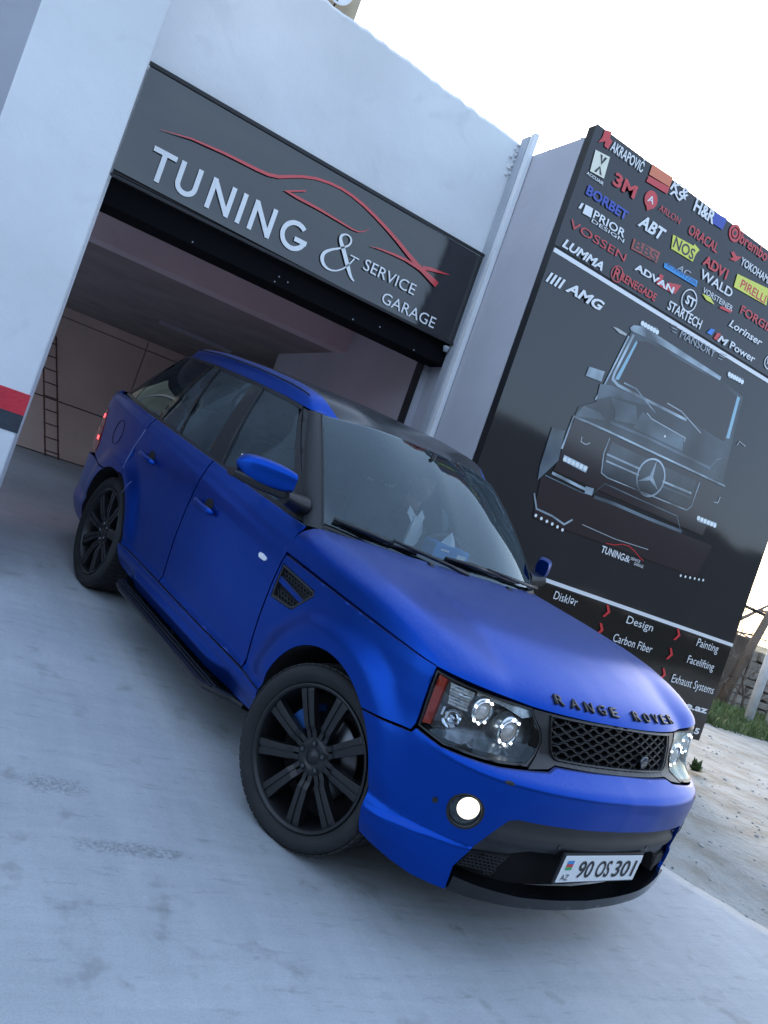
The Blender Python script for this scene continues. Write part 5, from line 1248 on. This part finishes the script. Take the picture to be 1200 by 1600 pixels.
for sg in (1, -1):
    ap = patch('a_pillar', mir([(2.16, -.06), (2.86, -.06), (3.02, .4), (3.18, .985), (2.16, 1.0)], sg), lambda u, t, o=0.: gh(u, t, o+.010*math.sin(math.pi*min(1, max(0, (abs(u)-2.16)/.8)))), M_trim, car, gap=.002, depth=.02, st=.06, sz=.04)
    patch('screen_moulding', mir([(2.12, -.02), (2.17, -.02), (2.17, 1.0), (2.12, 1.0)], sg), gh, M_satin, car, off=.006, gap=0, depth=.008, st=.04)
    # door frames, black pillars and glass
    patch('window_corner', mir([(2.875, -.02), (3.28, -.015), (3.10, .10), (3.33, .86), (3.22, .985), (3.03, .4)], sg), gh, M_satin, car, off=-.001, gap=0, depth=.01, st=.05)
    fg = [(3.28, .0), (4.56, .0), (4.62, .965), (3.42, .965), (3.33, .90), (3.12, .12)]
    patch('front_door_glass', mir(fg, sg), gh, M_side, car, off=-.004, gap=0, depth=0, st=.2, sz=.1)
    patch('b_pillar', mir([(4.585, -.01), (4.86, -.01), (4.92, .985), (4.64, .985)], sg), gh, M_gloss, car, off=-.001, gap=0, depth=.01, st=.06)
    patch('window_seal', mir([(4.555, -.005), (4.583, -.005), (4.637, .98), (4.61, .98)], sg), gh, M_trim, car, off=.004, gap=0, depth=.01, st=.06)
    patch('rear_door_glass', mir([(4.865, 0), (5.42, 0), (5.79, .965), (4.93, .965)], sg), gh, M_side, car, off=-.004, gap=0, depth=0, st=.2, sz=.1)
    patch('window_bar', mir([(5.42, 0), (5.455, 0), (5.825, .975), (5.79, .975)], sg), gh, M_gloss, car, off=.002, gap=0, depth=.012, st=.06)
    patch('quarter_light', mir([(5.455, 0), (5.87, 0), (6.02, .965), (5.825, .965)], sg), gh, M_side, car, off=-.004, gap=0, depth=0, st=.2, sz=.1)
    patch('c_pillar', mir([(5.87, -.01), (5.96, -.01), (6.12, .985), (6.02, .985)], sg), gh, M_gloss, car, off=.0, gap=0, depth=.012, st=.06)
    patch('rear_side_glass', mir([(5.96, 0), (6.95, 0), (7.55, .80), (7.45, .965), (6.12, .965)], sg), gh, M_dark, car, off=-.003, gap=0, depth=0, st=.15, sz=.1)
    patch('d_pillar', mir([(6.95, -.02), (8.3, -.02), (8.2, 1.0), (7.45, 1.0), (7.56, .80)], sg), gh, M_gloss, car, off=-.001, gap=0, depth=.01, st=.08)
    patch('window_top_rail', mir([(3.24, .958), (7.50, .958), (7.50, 1.0), (3.20, 1.0)], sg), gh, M_satin, car, off=.0, gap=0, depth=.006, st=.1, sz=.03)
    patch('belt_moulding', mir([(2.86, -.035), (7.8, -.035), (7.8, .012), (2.9, .012)], sg), gh, M_satin, car, off=.008, gap=0, depth=.014, st=.08, sz=.02)
    # rear lamps
    tl = patch('tail_light', mir([(4.972, .985), (5.025, 1.085), (5.50, 1.07), (5.50, .80), (4.93, .78), (4.907, .845)], sg), body, M_tailoff, car, off=.004, gap=.002, depth=.02, st=.04)
    for cz in (1.03, .875):
        patch('lit_element', mir([(5.035-(cz<1)*.07, cz+.014), (5.07-(cz<1)*.07, cz+.014), (5.07-(cz<1)*.07, cz-.014), (5.03-(cz<1)*.07, cz-.014)], sg), body, M_tailside, tl, off=.006, gap=0, depth=.002, st=.05)
        patch('brake_element', mir([(5.40, cz+.035), (5.49, cz+.035), (5.49, cz-.035), (5.40, cz-.035)], sg), body, M_tail, tl, off=.008, gap=0, depth=.0, st=.05)
patch('rear_window', [(8.35, .08), (9.98, .08), (9.98, .92), (8.35, .92)], gh, M_dark, car, gap=0, depth=0, st=.2)
patch('rear_window', [(-8.35, .08), (-9.98, .08), (-9.98, .92), (-8.35, .92)], gh, M_dark, car, gap=0, depth=0, st=.2)
for sg in (1, -1):
    patch('tailgate', mir([(8.2, -.03), (9.99, -.03), (9.99, .08), (8.35, .08), (8.35, .92), (9.99, .92), (9.99, 1.02), (8.2, 1.02)], sg), gh, M_gloss, car, gap=0, depth=.01, st=.15)
    patch('tailgate_skin', mir([(5.28, 1.23), (SX-.001, 1.23), (SX-.001, .67), (5.51, .71), (5.51, 1.08), (5.27, 1.10)], sg), body, M_paint, car, gap=.001, depth=.02, st=.06)
# roof
def roof_pt(u, v):
    """u 0..1 front to rear, v -1..1 side to side; edge follows the top of the glasshouse"""
    a = abs(v); xs0 = -1.20; xs1 = -3.12
    xf = -1.06-.02*(a/.6)**2 if a < .6 else -1.08-.12*((a-.6)/.4)**1.5; xr = -3.39+.04*(a/.5)**2 if a < .5 else -3.35+.20*((a-.5)/.5)**2
    x = xf+(xr-xf)*u
    yr = float(np.interp(-x, -ROOF[20:100, 0][np.argsort(-ROOF[20:100, 0])], -ROOF[20:100, 1][np.argsort(-ROOF[20:100, 0])])) if False else interp(x, [(-3.45, .30), (-3.36, .45), (-3.20, .58), (-2.95, .67), (-2.5, .70), (-1.95, .71), (-1.5, .705), (-1.27, .70), (-1.165, .655), (-1.08, .62)])
    y = -v*yr; zed = interp(x, [(-3.4, 1.672), (-3.2, 1.66), (-2.95, 1.662), (-2.5, 1.674), (-1.95, 1.674), (-1.5, 1.662), (-1.27, 1.647), (-1.165, 1.650), (-1.06, 1.690)])
    e = yr*(1-a); df = xf-x; dr = x-xr
    Sv = interp(e, [(0, 0), (.006, .25), (.018, .50), (.035, .66), (.06, .77), (.12, .85), (.3, .94), (.7, 1)])
    Fv = interp(df, [(0, 0), (.03, .18), (.1, .45), (.2, .68), (.4, .88), (.8, 1)]); Rv = interp(dr, [(0, 0), (.03, .3), (.1, .6), (.25, .85), (.6, 1)])
    top = 1.800-.012*(x+1.9)**2
    return Vector((x, y, zed+(top-zed)*Sv*min(Fv*1.0, 1)*Rv if a < .5 else zed+(top-zed)*Sv*(Fv*.7+.3*smooth(0, .15, df))*Rv))
us = [0, .01, .02, .035, .055, .08]+[.08+.84*k/24 for k in range(1, 25)]+[.94, .96, .975, .99, 1]
va = [0]+[k/12*.80 for k in range(1, 13)]+[.84, .86, .865, .88, .90, .92, .935, .95, .962, .974, .984, .992, 1.0]
vs_ = [-v for v in va[::-1][:-1]]+va; nu, nv = len(us), len(vs_)
G = [[roof_pt(u, v) for v in vs_] for u in us]
for it_ in range(2):
    H = [[q.copy() for q in r_] for r_ in G]
    for i in range(1, nu-1):
        for j in range(1, nv-1): H[i][j].z = G[i][j].z*.5+(G[i-1][j].z+G[i+1][j].z+G[i][j-1].z+G[i][j+1].z)*.125
    G = H
def sub(name, cond, m):
    b = MB(); b.v = [tuple(q) for r_ in G for q in r_]
    for i in range(nu-1):
        for j in range(nv-1):
            if cond(i, j): a = i*nv+j; b.f.append((a, a+1, a+nv+1, a+nv)); b.sm.append(True)
    o = b.obj(name, m, car); bm = bmesh.new(); bm.from_mesh(o.data); bmesh.ops.delete(bm, geom=[v for v in bm.verts if not v.link_faces], context='VERTS'); bm.to_mesh(o.data); bm.free(); return o
side = lambda i, j: abs(vs_[j]+vs_[j+1])/2 > .885
blue = lambda i, j: side(i, j) and G[i][j].x < -1.13
sub('roof_rail', lambda i, j: blue(i, j) and vs_[j] > 0, M_paint); sub('roof_rail', lambda i, j: blue(i, j) and vs_[j] < 0, M_paint); sub('roof_panel', lambda i, j: not blue(i, j), M_roof)
for sg in (1, -1):
    b = MB(); P = []
    for k in range(30):
        u = .085+.80*k/29; x = roof_pt(u, .96); P.append(x+Vector((0, -sg*0, .0015)))
    P = [Vector((p.x, p.y if sg > 0 else -p.y, p.z)) for p in P]; b.tube(P, .004, 5, caps=False); b.obj('roof_seam', M_wellm, car)
# ---------------------------------------------------------------- wipers
def wpos(u, t, o): return Vector(gh(u, t, o))
for pts, hub in ((((1.93, .025), (1.5, .028), (1.1, .035), (.7, .05)), (.95, -.02)), (((.30, .07), (-.2, .075), (-.7, .06), (-1.25, .035)), (-1.9, -.03))):
    w = MB().tube([wpos(u, t+.01, .012) for u, t in pts], .006, 6).obj('wiper', M_satin, car)
    MB().tube([wpos(u, t+.012, .022) for u, t in pts[:-1]], [.008, .014, .008], 6).obj('wiper_bridge', M_satin, w)
arms = [(((-.02, .01), (.25, .03), (.75, .05), (1.1, .06))), (((-1.93, -.01), (-1.5, .02), (-.95, .06), (-.45, .085)))]
for a_ in arms: MB().tube([wpos(u, t, .03) for u, t in a_], [.012, .010, .009, .007], 6).obj('wiper_arm', M_satin, car)
# ---------------------------------------------------------------- mirrors
for sg in (1, -1):
    b = MB(); Y = -sg
    secs = []
    def msec(f):
        yy = .925+.255*f; s = 1.0
        top = 1.352-.006*f-.045*max(0, f-.75)*4*.5; bot = 1.262
        return yy, top
    rings = []; n = 18
    for i in range(11):
        f = i/10; yy = .945+.215*f; k = (math.sin(math.pi*min(1, .08+f*.95*.98)))**.25 if f > .5 else (math.sin(math.pi*(.14+f*.8)))**.3
        hz = .060*k+.002; hx = .060*k+.002; cz = 1.302-.004*f; cx = -.765-.165*f
        rings.append([(cx+hx*math.copysign(abs(math.cos(t))**.6, math.cos(t)), Y*yy, cz+hz*math.copysign(abs(math.sin(t))**.6, math.sin(t))) for t in [2*math.pi*q/n for q in range(n)]])
    def loft(rings, b):
        o = len(b.v); n = len(rings[0]); b.add([v for r_ in rings for v in r_], [(i*n+k, i*n+(k+1) % n, (i+1)*n+(k+1) % n, (i+1)*n+k) for i in range(len(rings)-1) for k in range(n)], True)
        b.add(rings[0], [tuple(range(n))], True); b.add(rings[-1], [tuple(range(n))], True)
    loft(rings, b); mir_ = b.obj('door_mirror', M_paint, car, sub=1)
    b = MB(); rings = []
    for i in range(12):
        f = i/11; yy = .885+.280*f; k = 1 if .15 < f < .9 else .8
        hz = (.030 if f > .2 else .036)*(.82+.18*math.sin(math.pi*f))*k; hx = .060*(.75+.25*math.sin(math.pi*f))*k; cz = 1.236+.006*f-.015*(f < .15); cx = -.755-.18*f
        rings.append([(cx+hx*math.copysign(abs(math.cos(t))**.6, math.cos(t)), Y*yy, cz+hz*math.copysign(abs(math.sin(t))**.6, math.sin(t))) for t in [2*math.pi*q/n for q in range(n)]])
    loft(rings, b); b.obj('mirror_base', M_satin, mir_, sub=1)
    b = MB(); rings = []
    for yy, cx, cz, hx, hz in ((.83, -.77, 1.215, .070, .050), (.87, -.765, 1.215, .062, .050), (.91, -.755, 1.222, .050, .042), (.96, -.745, 1.232, .04, .035)):
        rings.append([(cx+hx*math.cos(t), Y*yy, cz+hz*math.sin(t)) for t in [2*math.pi*q/n for q in range(n)]])
    loft(rings, b); b.obj('mirror_stalk', M_satin, mir_, sub=1)
    b = MB(); b.frame_box((-.900, Y*1.065, 1.300), (.78, Y*.62, 0), (-Y*.62, .78, 0), (0, 0, 1), .003, .090, .034); b.obj('mirror_glass', M_chrome, mir_, bevel=.01)
# ---------------------------------------------------------------- wheels
def make_wheel():
    w = bpy.data.objects.new('wheel', None); COL.objects.link(w); w.parent = car
    ro, rr = .368, .288
    # outer face towards -y
    t = MB(); t.lathe([(rr-.004, .10), (rr+.02, .125), (ro-.035, .138), (ro-.012, .132), (ro-.004, .118), (ro-.004, .06), (ro-.010, .056), (ro-.010, .048), (ro-.004, .044), (ro-.004, -.044), (ro-.010, -.048), (ro-.010, -.056), (ro-.004, -.06), (ro-.004, -.118), (ro-.012, -.130), (ro-.030, -.139), (rr+.035, -.137), (rr+.028, -.134), (rr+.012, -.126), (rr+.002, -.112), (rr-.004, -.100)], 72)
    tyre = t.obj('tyre', M_rubber, w)
    b = MB(); n = 64
    for k in range(n):
        a = 2*math.pi*k/n
        for y0, y1, sh in ((-.119, -.064, .35), (-.040, -.004, 0), (.004, .040, .5), (.064, .119, .15)):
            a2 = a+sh*2*math.pi/n; ca, sa = math.cos(a2), math.sin(a2)
            b.frame_box((ca*(ro+.0005), (y0+y1)/2, sa*(ro+.0005)), (ca, 0, sa), (0, 1, 0), (-sa, 0, ca), .0030, (y1-y0)/2, .0155)
    tb = b.obj('tread_blocks', M_rubber, tyre); tb['kind'] = 'stuff'
    r = MB(); r.lathe([(rr+.003, -.118), (rr+.006, -.124), (rr+.002, -.128), (rr-.006, -.126), (rr-.014, -.116), (rr-.020, -.06), (rr-.035, .02), (rr-.035, .10), (rr, .112)], 64)
    rim = r.obj('rim', M_wheel, w)
    hub = MB(); hub.lathe([(.0, -.092), (.030, -.092), (.033, -.088), (.036, -.094), (.070, -.092), (.084, -.080), (.088, -.05), (.088, .02)], 40); hub.obj('hub', M_wheel, rim)
    hub2 = MB(); hub2.lathe([(0, -.097), (.026, -.096), (.029, -.090)], 24); hub2.obj('hub_cap', M_satin, rim)
    for k in range(5):
        a = R(30+72*k); lg = MB(); lg.lathe([(0, -.098), (.009, -.098), (.011, -.094), (.011, -.07)], 6, 'y', (.056*math.cos(a), 0, .056*math.sin(a)), smooth=False); lg.obj('wheel_nut', M_dchrome, rim)
        pk = MB(); pk.lathe([(.013, -.0935), (.017, -.0935)], 16, 'y', (.056*math.cos(a), 0, .056*math.sin(a))); pk.obj('nut_recess', M_wellm, rim)
    for k in range(9):
        a = R(120+40*k); ca, sa = math.cos(a), math.sin(a); er = Vector((ca, 0, sa)); et = Vector((-sa, 0, ca)); ey = Vector((0, 1, 0)); sp = MB()
        prof = [(.060, -.088, .023), (.10, -.093, .025), (.125, -.106, .026), (.20, -.112, .029), (.262, -.114, .033), (rr-.010, -.112, .037)]
        for side_ in (-1, 1):
            vs = []
            for rad, y, hw in prof:
                for tt, yy in ((hw*side_, y+.001), (hw*side_*.16, y), (hw*side_*.16, y+.008), (hw*side_*.15, y+.034), (hw*side_, y+.036)):
                    p = er*rad+et*tt+ey*yy; vs.append(p)
            fs = []
            for i in range(len(prof)-1):
                for j in range(5): fs.append((i*5+j, i*5+(j+1) % 5, (i+1)*5+(j+1) % 5, (i+1)*5+j))
            fs += [(0, 1, 2, 3, 4), tuple(len(prof)*5-5+j for j in range(5))]
            sp.add(vs, fs)
        vs = []
        for rad, y, hw in prof[1:]:
            vs += [er*rad+et*hw*.18+ey*(y+.006), er*rad-et*hw*.18+ey*(y+.006)]
        sp.add(vs, [(2*i, 2*i+1, 2*i+3, 2*i+2) for i in range(len(prof)-2)])
        sp.obj('spoke', M_wheel, rim, bevel=.0015)
    d = MB(); d.lathe([(.085, -.028), (.175, -.028), (.177, -.022), (.177, .004), (.172, .008), (.085, .008)], 48); d.obj('brake_disc', M_steel, w)
    c = MB(); vs = []
    for k in range(9):
        a = R(146+5.5*k-22); 
        for rad, y in ((.125, -.060), (.205, -.060), (.210, .04), (.12, .04)): vs.append((rad*math.cos(a), y, rad*math.sin(a)))
    c.add(vs, [(i*4+j, i*4+(j+1) % 4, (i+1)*4+(j+1) % 4, (i+1)*4+j) for i in range(8) for j in range(4)]+[(0, 1, 2, 3), (32, 33, 34, 35)]); c.obj('brake_caliper', M_cal, w, bevel=.004)
    bk = MB(); bk.lathe([(0, .03), (.26, .03), (.262, .06)], 32); bk.obj('hub_shield', M_wellm, w)
    return w
wh = make_wheel(); wh.location = (WHX[0], -.80, .368); wh.rotation_euler = (0, 0, R(15.7))
w2 = copy_tree(wh, car); w2.location = (WHX[1], -.80, .368); w2.rotation_euler = (0, R(-12), 0)
w3 = copy_tree(wh, car); w3.location = (WHX[0], .80, .368); w3.rotation_euler = (0, 0, R(180+15.7))
w4 = copy_tree(wh, car); w4.location = (WHX[1], .80, .368); w4.rotation_euler = (0, 0, R(180))
# ---------------------------------------------------------------- under-body and cabin
ub = MB(); ub.box(-3.6, -3.20, -.70, .70, .32, .45); ub.box(-2.32, -.40, -.80, .80, .30, .40); ub.box(.46, .70, -.60, .60, .30, .60); ub.box(-3.2, .6, -.49, .49, .28, .55); ub.obj('underbody', M_wellm, car)
fl = MB(); fl.box(-3.6, -.45, -.82, .82, .46, .50); fl.box(-.56, -.52, -.84, .84, .50, 1.12); fl.box(-3.62, -3.60, -.7, .7, .4, 1.1); fl.obj('cabin_floor', M_leather, car)
b = MB(); n = 24
prof = [(-.56, 1.155), (-.66, 1.175), (-.80, 1.178), (-.93, 1.160), (-1.00, 1.10), (-1.00, .85), (-.9, .70)]
for k in range(n+1):
    y = -.78+1.56*k/n; hump = .035*math.exp(-((y-.38)/.16)**2)
    for x, z in prof: b.v.append((x-.03*(abs(y) < .15), y, z+(hump if x < -.75 and z > 1 else 0)))
for k in range(n):
    for j in range(len(prof)-1): a = k*len(prof)+j; b.f.append((a, a+1, a+1+len(prof), a+len(prof))); b.sm.append(True)
b.obj('dashboard', M_dash, car)
sw = MB(); P = [Vector((-1.10-.30*0+.055*math.sin(2*math.pi*k/32), .40+.185*math.cos(2*math.pi*k/32), 1.10+.175*math.sin(2*math.pi*k/32))) for k in range(33)]
sw.tube(P, .015, 8, caps=False); stw = sw.obj('steering_wheel', M_leather, car); MB().box(-1.12, -1.07, .33, .47, 1.06, 1.14).obj('wheel_boss', M_leather, stw, bevel=.02)
for a in (-.16, .16): MB().box(-1.11, -1.09, .40+min(a, 0), .40+max(a, 0), 1.085, 1.115).obj('wheel_spoke', M_leather, stw, bevel=.006)
def seat(x, y, z0=.50, w=.50):
    s = MB().box(x-.02, x+.50, y-w/2, y+w/2, z0+.08, z0+.24).obj('seat', M_leather, car, bevel=.06)
    bk = MB(); bk.frame_box((x-.13, y, z0+.54), (.97, 0, .24), (0, 1, 0), (-.24, 0, .97), .065, w/2, .34); bk.obj('backrest', M_leather, s, bevel=.06)
    hr = MB(); hr.frame_box((x-.24, y, z0+.98), (.97, 0, .15), (0, 1, 0), (-.15, 0, .97), .05, .14, .095); hr.obj('headrest', M_leather, s, bevel=.04)
    for q in (-.06, .06): MB().tube([(x-.22, y+q, z0+.82), (x-.235, y+q, z0+.92)], .008, 6).obj('headrest_post', M_chrome, s)
seat(-1.62, -.38); seat(-1.62, .38); seat(-2.5, -.42, .50, .55); seat(-2.5, .42, .50, .55); seat(-2.5, 0, .48, .3)
mr = MB(); mr.frame_box((-1.0, -.0, 1.585), (.95, 0, -.25), (0, 1, .0), (.25, 0, .95), .015, .125, .036); rm = mr.obj('rear_view_mirror', M_satin, car, bevel=.012); MB().tube([(-1.0, 0, 1.60), (-.99, 0, 1.68)], .012, 6).obj('mirror_mount', M_satin, rm)
hl_ = MB()
for i in range(9):
    for j in range(7): p = roof_pt(.05+.9*i/8, -.94+1.88*j/6); hl_.v.append((p.x, p.y, p.z-.05))
for i in range(8):
    for j in range(6): a = i*7+j; hl_.f.append((a, a+1, a+8, a+7)); hl_.sm.append(True)
hl_.obj('headliner', M_cloth, car)
# ---------------------------------------------------------------- tissue box on the dashboard (car frame placed on its own empty)
M_tis = mat('blue_card', (.02, .24, .62), .45, noise=(7, .1)); M_tisw = mat('white_tissue', (.80, .82, .84), .8)
def in_car(name, loc, label, cat, rz=0):
    o = thing(name, (0, 0, 0), label, cat); o.rotation_mode = 'QUATERNION'; m = CARM @ Matrix.Translation(loc) @ Matrix.Rotation(rz, 4, 'Z'); o.location = m.translation; o.rotation_quaternion = m.to_quaternion(); return o
tb_ = in_car('tissue_box', (-.74, .12, 1.181), 'blue tissue box with a white tissue sticking out on the dashboard', 'tissue box', R(-6))
MB().box(-.06, .06, -.12, .12, 0, .075).obj('carton', M_tis, tb_, bevel=.004)
MB().add([(.0615, -.08, .045), (.0615, -.02, .045), (.0615, -.02, .055), (.0615, -.08, .055), (.0615, .04, .02), (.0615, .10, .02), (.0615, .10, .05), (.0615, .04, .05)], [(0, 1, 2, 3), (4, 5, 6, 7)]).obj('printed_label', M_tisw, tb_, fix=False)
MB().add([(-.01, -.045, .076), (.01, .045, .076), (.0, .03, .11), (.005, -.012, .150), (-.012, -.03, .105), (.02, -.0, .076)], [(0, 5, 3, 4), (5, 1, 2, 3), (0, 4, 3, 2, 1)]).obj('tissue', M_tisw, tb_, fix=False)
# ---------------------------------------------------------------- driver
M_skin = mat('skin', (.42, .25, .18), .55); M_jack = mat('dark_jacket', (.016, .018, .024), .85, noise=(8, .3), bump=(30, .3)); M_shirt = mat('white_shirt', (.74, .77, .80), .8); M_hair = mat('dark_hair', (.012, .010, .010), .7, bump=(80, .5)); M_trou = mat('dark_trousers', (.02, .022, .03), .9)
per = in_car('person', (-1.52, .36, .60), 'person in dark jacket and white shirt leaning inwards in the driver seat', 'person')
def skin(name, V, E, m, par, root=0, sub=2):
    me = bpy.data.meshes.new(name); me.from_pydata([v[:3] for v in V], E, []); o = link(name, me, m, par)
    s = o.modifiers.new('skin', 'SKIN'); me.skin_vertices.new() if not me.skin_vertices else None
    for i, v in enumerate(V):
        sv = me.skin_vertices[0].data[i]; sv.radius = (v[3], v[4] if len(v) > 4 else v[3]); sv.use_root = (i == root)
    q = o.modifiers.new('sub', 'SUBSURF'); q.levels = sub; q.render_levels = sub
    s.use_smooth_shade = True; return o
# pelvis, spine leaning forward and inboard, neck, head; arms to the wheel; legs to the pedals
V = [(0, 0, .12, .15, .13), (.03, -.01, .30, .15, .12), (.08, -.03, .48, .18, .12), (.12, -.05, .62, .13, .09), (.15, -.065, .71, .055), (.17, -.075, .78, .06),
     (.10, .14, .57, .075), (.22, .20, .36, .052), (.40, .13, .44, .038), (.46, .11, .50, .036),
     (.13, -.24, .56, .075), (.24, -.28, .35, .052), (.40, -.12, .42, .038), (.46, -.09, .49, .036),
     (.05, .11, .09, .10), (.45, .13, .16, .075), (.72, .12, -.02, .055), (.80, .12, -.05, .045),
     (.05, -.11, .09, .10), (.45, -.12, .16, .075), (.72, -.12, -.02, .055), (.80, -.12, -.05, .045)]
E = [(0, 1), (1, 2), (2, 3), (3, 4), (4, 5), (2, 6), (6, 7), (7, 8), (8, 9), (2, 10), (10, 11), (11, 12), (12, 13), (0, 14), (14, 15), (15, 16), (16, 17), (0, 18), (18, 19), (19, 20), (20, 21)]
skin('body', V, E, M_jack, per)
def head_mesh():
    b = MB(); n, m = 28, 22
    for i in range(m+1):
        th_ = math.pi*i/m
        for k in range(n):
            ph = 2*math.pi*k/n; x, y, z = math.sin(th_)*math.cos(ph), math.sin(th_)*math.sin(ph), math.cos(th_)
            r = 1.0; X = .095*x; Y = .077*y; Z = .118*z
            if z < 0: X *= 1-.18*(-z)*(1 if x < 0 else .3); Y *= 1-.34*(-z)
            if x > .55: X -= .006*(x-.55)
            f = math.exp(-((y/.16)**2))*max(0, x)          # nose
            X += .022*f*math.exp(-((z+.12)/.16)**2)*(1 if z < .12 else .3); X -= .010*math.exp(-((abs(y)-.36)/.16)**2)*max(0, x)*math.exp(-((z-.06)/.12)**2)
            X += .006*math.exp(-((y/.28)**2))*max(0, x)*math.exp(-((z+.52)/.07)**2); X += .007*math.exp(-((y/.35)**2))*max(0, x)*math.exp(-((z+.85)/.14)**2)
            b.v.append((X, Y, Z))
    for i in range(m):
        for k in range(n): b.f.append((i*n+k, i*n+(k+1) % n, (i+1)*n+(k+1) % n, (i+1)*n+k)); b.sm.append(True)
    return b
HM = Matrix.Translation((.215, -.095, .895)) @ Matrix.Rotation(R(-14), 4, 'Z') @ Matrix.Rotation(R(14), 4, 'X') @ Matrix.Rotation(R(16), 4, 'Y')
hd = head_mesh(); me = hd.mesh('head'); me.transform(HM); ho = link('head', me, M_skin, per)
me = MB().tube([(.155, -.068, .73), (.19, -.085, .82)], [.055, .050], 14).mesh('neck'); link('neck', me, M_skin, per)
hr_ = MB(); src = head_mesh()
for v in src.v: hr_.v.append((v[0]*1.07-.006, v[1]*1.10, v[2]*1.07+.004))
for f in src.f:
    c = [sum(src.v[i][q] for i in f)/4 for q in range(3)]
    if c[2] > .045-.9*min(0, c[0]+.0)*0 and (c[2] > .035+.35*max(0, c[0])) or c[0] < -.03 and c[2] > -.05: hr_.f.append(f); hr_.sm.append(True)
me = hr_.mesh('hair'); me.transform(HM); link('hair', me, M_hair, ho)
for s_ in (-1, 1):
    e = MB().lathe([(0, -.006), (.016, -.005), (.020, 0), (.014, .006), (0, .007)], 12, 'y', (-.004, s_*.078, -.005)); me = e.mesh('ear'); me.transform(HM); link('ear', me, M_skin, ho)
    e = MB().lathe([(0, -.008), (.006, -.006), (.009, 0), (.006, .006), (0, .008)], 10, 'y', (.083, s_*.030, .006)); me = e.mesh('eye'); me.transform(HM); link('eye', me, M_hair, ho)
me = MB().frame_box((.095, 0, -.062), (1, 0, 0), (0, 1, 0), (0, 0, 1), .003, .022, .003).mesh('mouth'); me.transform(HM); link('mouth', me, mat('lip', (.30, .12, .10), .5), ho)
sh = MB(); sh.add([(.245, -.055-.035, .70), (.245, -.055+.035, .70), (.255, -.045+.05, .62), (.235, -.035+.045, .46), (.205, -.02+.03, .34), (.205, -.02-.03, .34), (.235, -.035-.045, .46), (.255, -.045-.05, .62)], [tuple(range(8))])
so_ = sh.obj('shirt_front', M_shirt, per, fix=False); so_.modifiers.new('th', 'SOLIDIFY').thickness = .02
for s_ in (-1, 1): MB().add([(.215, -.065+s_*.055, .745), (.245, -.065+s_*.012, .70), (.262, -.06+s_*.04, .655), (.235, -.06+s_*.075, .70)], [(0, 1, 2, 3)]).obj('shirt_collar', M_shirt, per, fix=False).modifiers.new('th', 'SOLIDIFY').thickness = .006
# hands closed on the wheel rim
for s_, hx, hy, hz in ((1, .47, .13, .52), (-1, .47, -.10, .51)):
    V = [(hx-.035, hy, hz-.03, .026), (hx, hy, hz, .034, .018), (hx+.03, hy, hz+.015, .03, .016)]; E = [(0, 1), (1, 2)]
    hnd = skin('hand', V, E, M_skin, per, 0, 2)
    for k in range(4):
        yy = hy+(-.030+.02*k); L = (.9, 1.05, 1.0, .8)[k]; MB().tube([(hx+.02, yy, hz+.01), (hx+.055*L, yy, hz+.022), (hx+.072*L, yy, hz+.0), (hx+.060*L, yy, hz-.022), (hx+.040, yy, hz-.026)], [.010, .0095, .009, .008, .007], 8).obj('finger', M_skin, hnd)
    MB().tube([(hx-.01, hy-s_*.028, hz-.005), (hx+.018, hy-s_*.045, hz-.015), (hx+.045, hy-s_*.040, hz-.022)], [.012, .011, .009], 8).obj('thumb', M_skin, hnd)
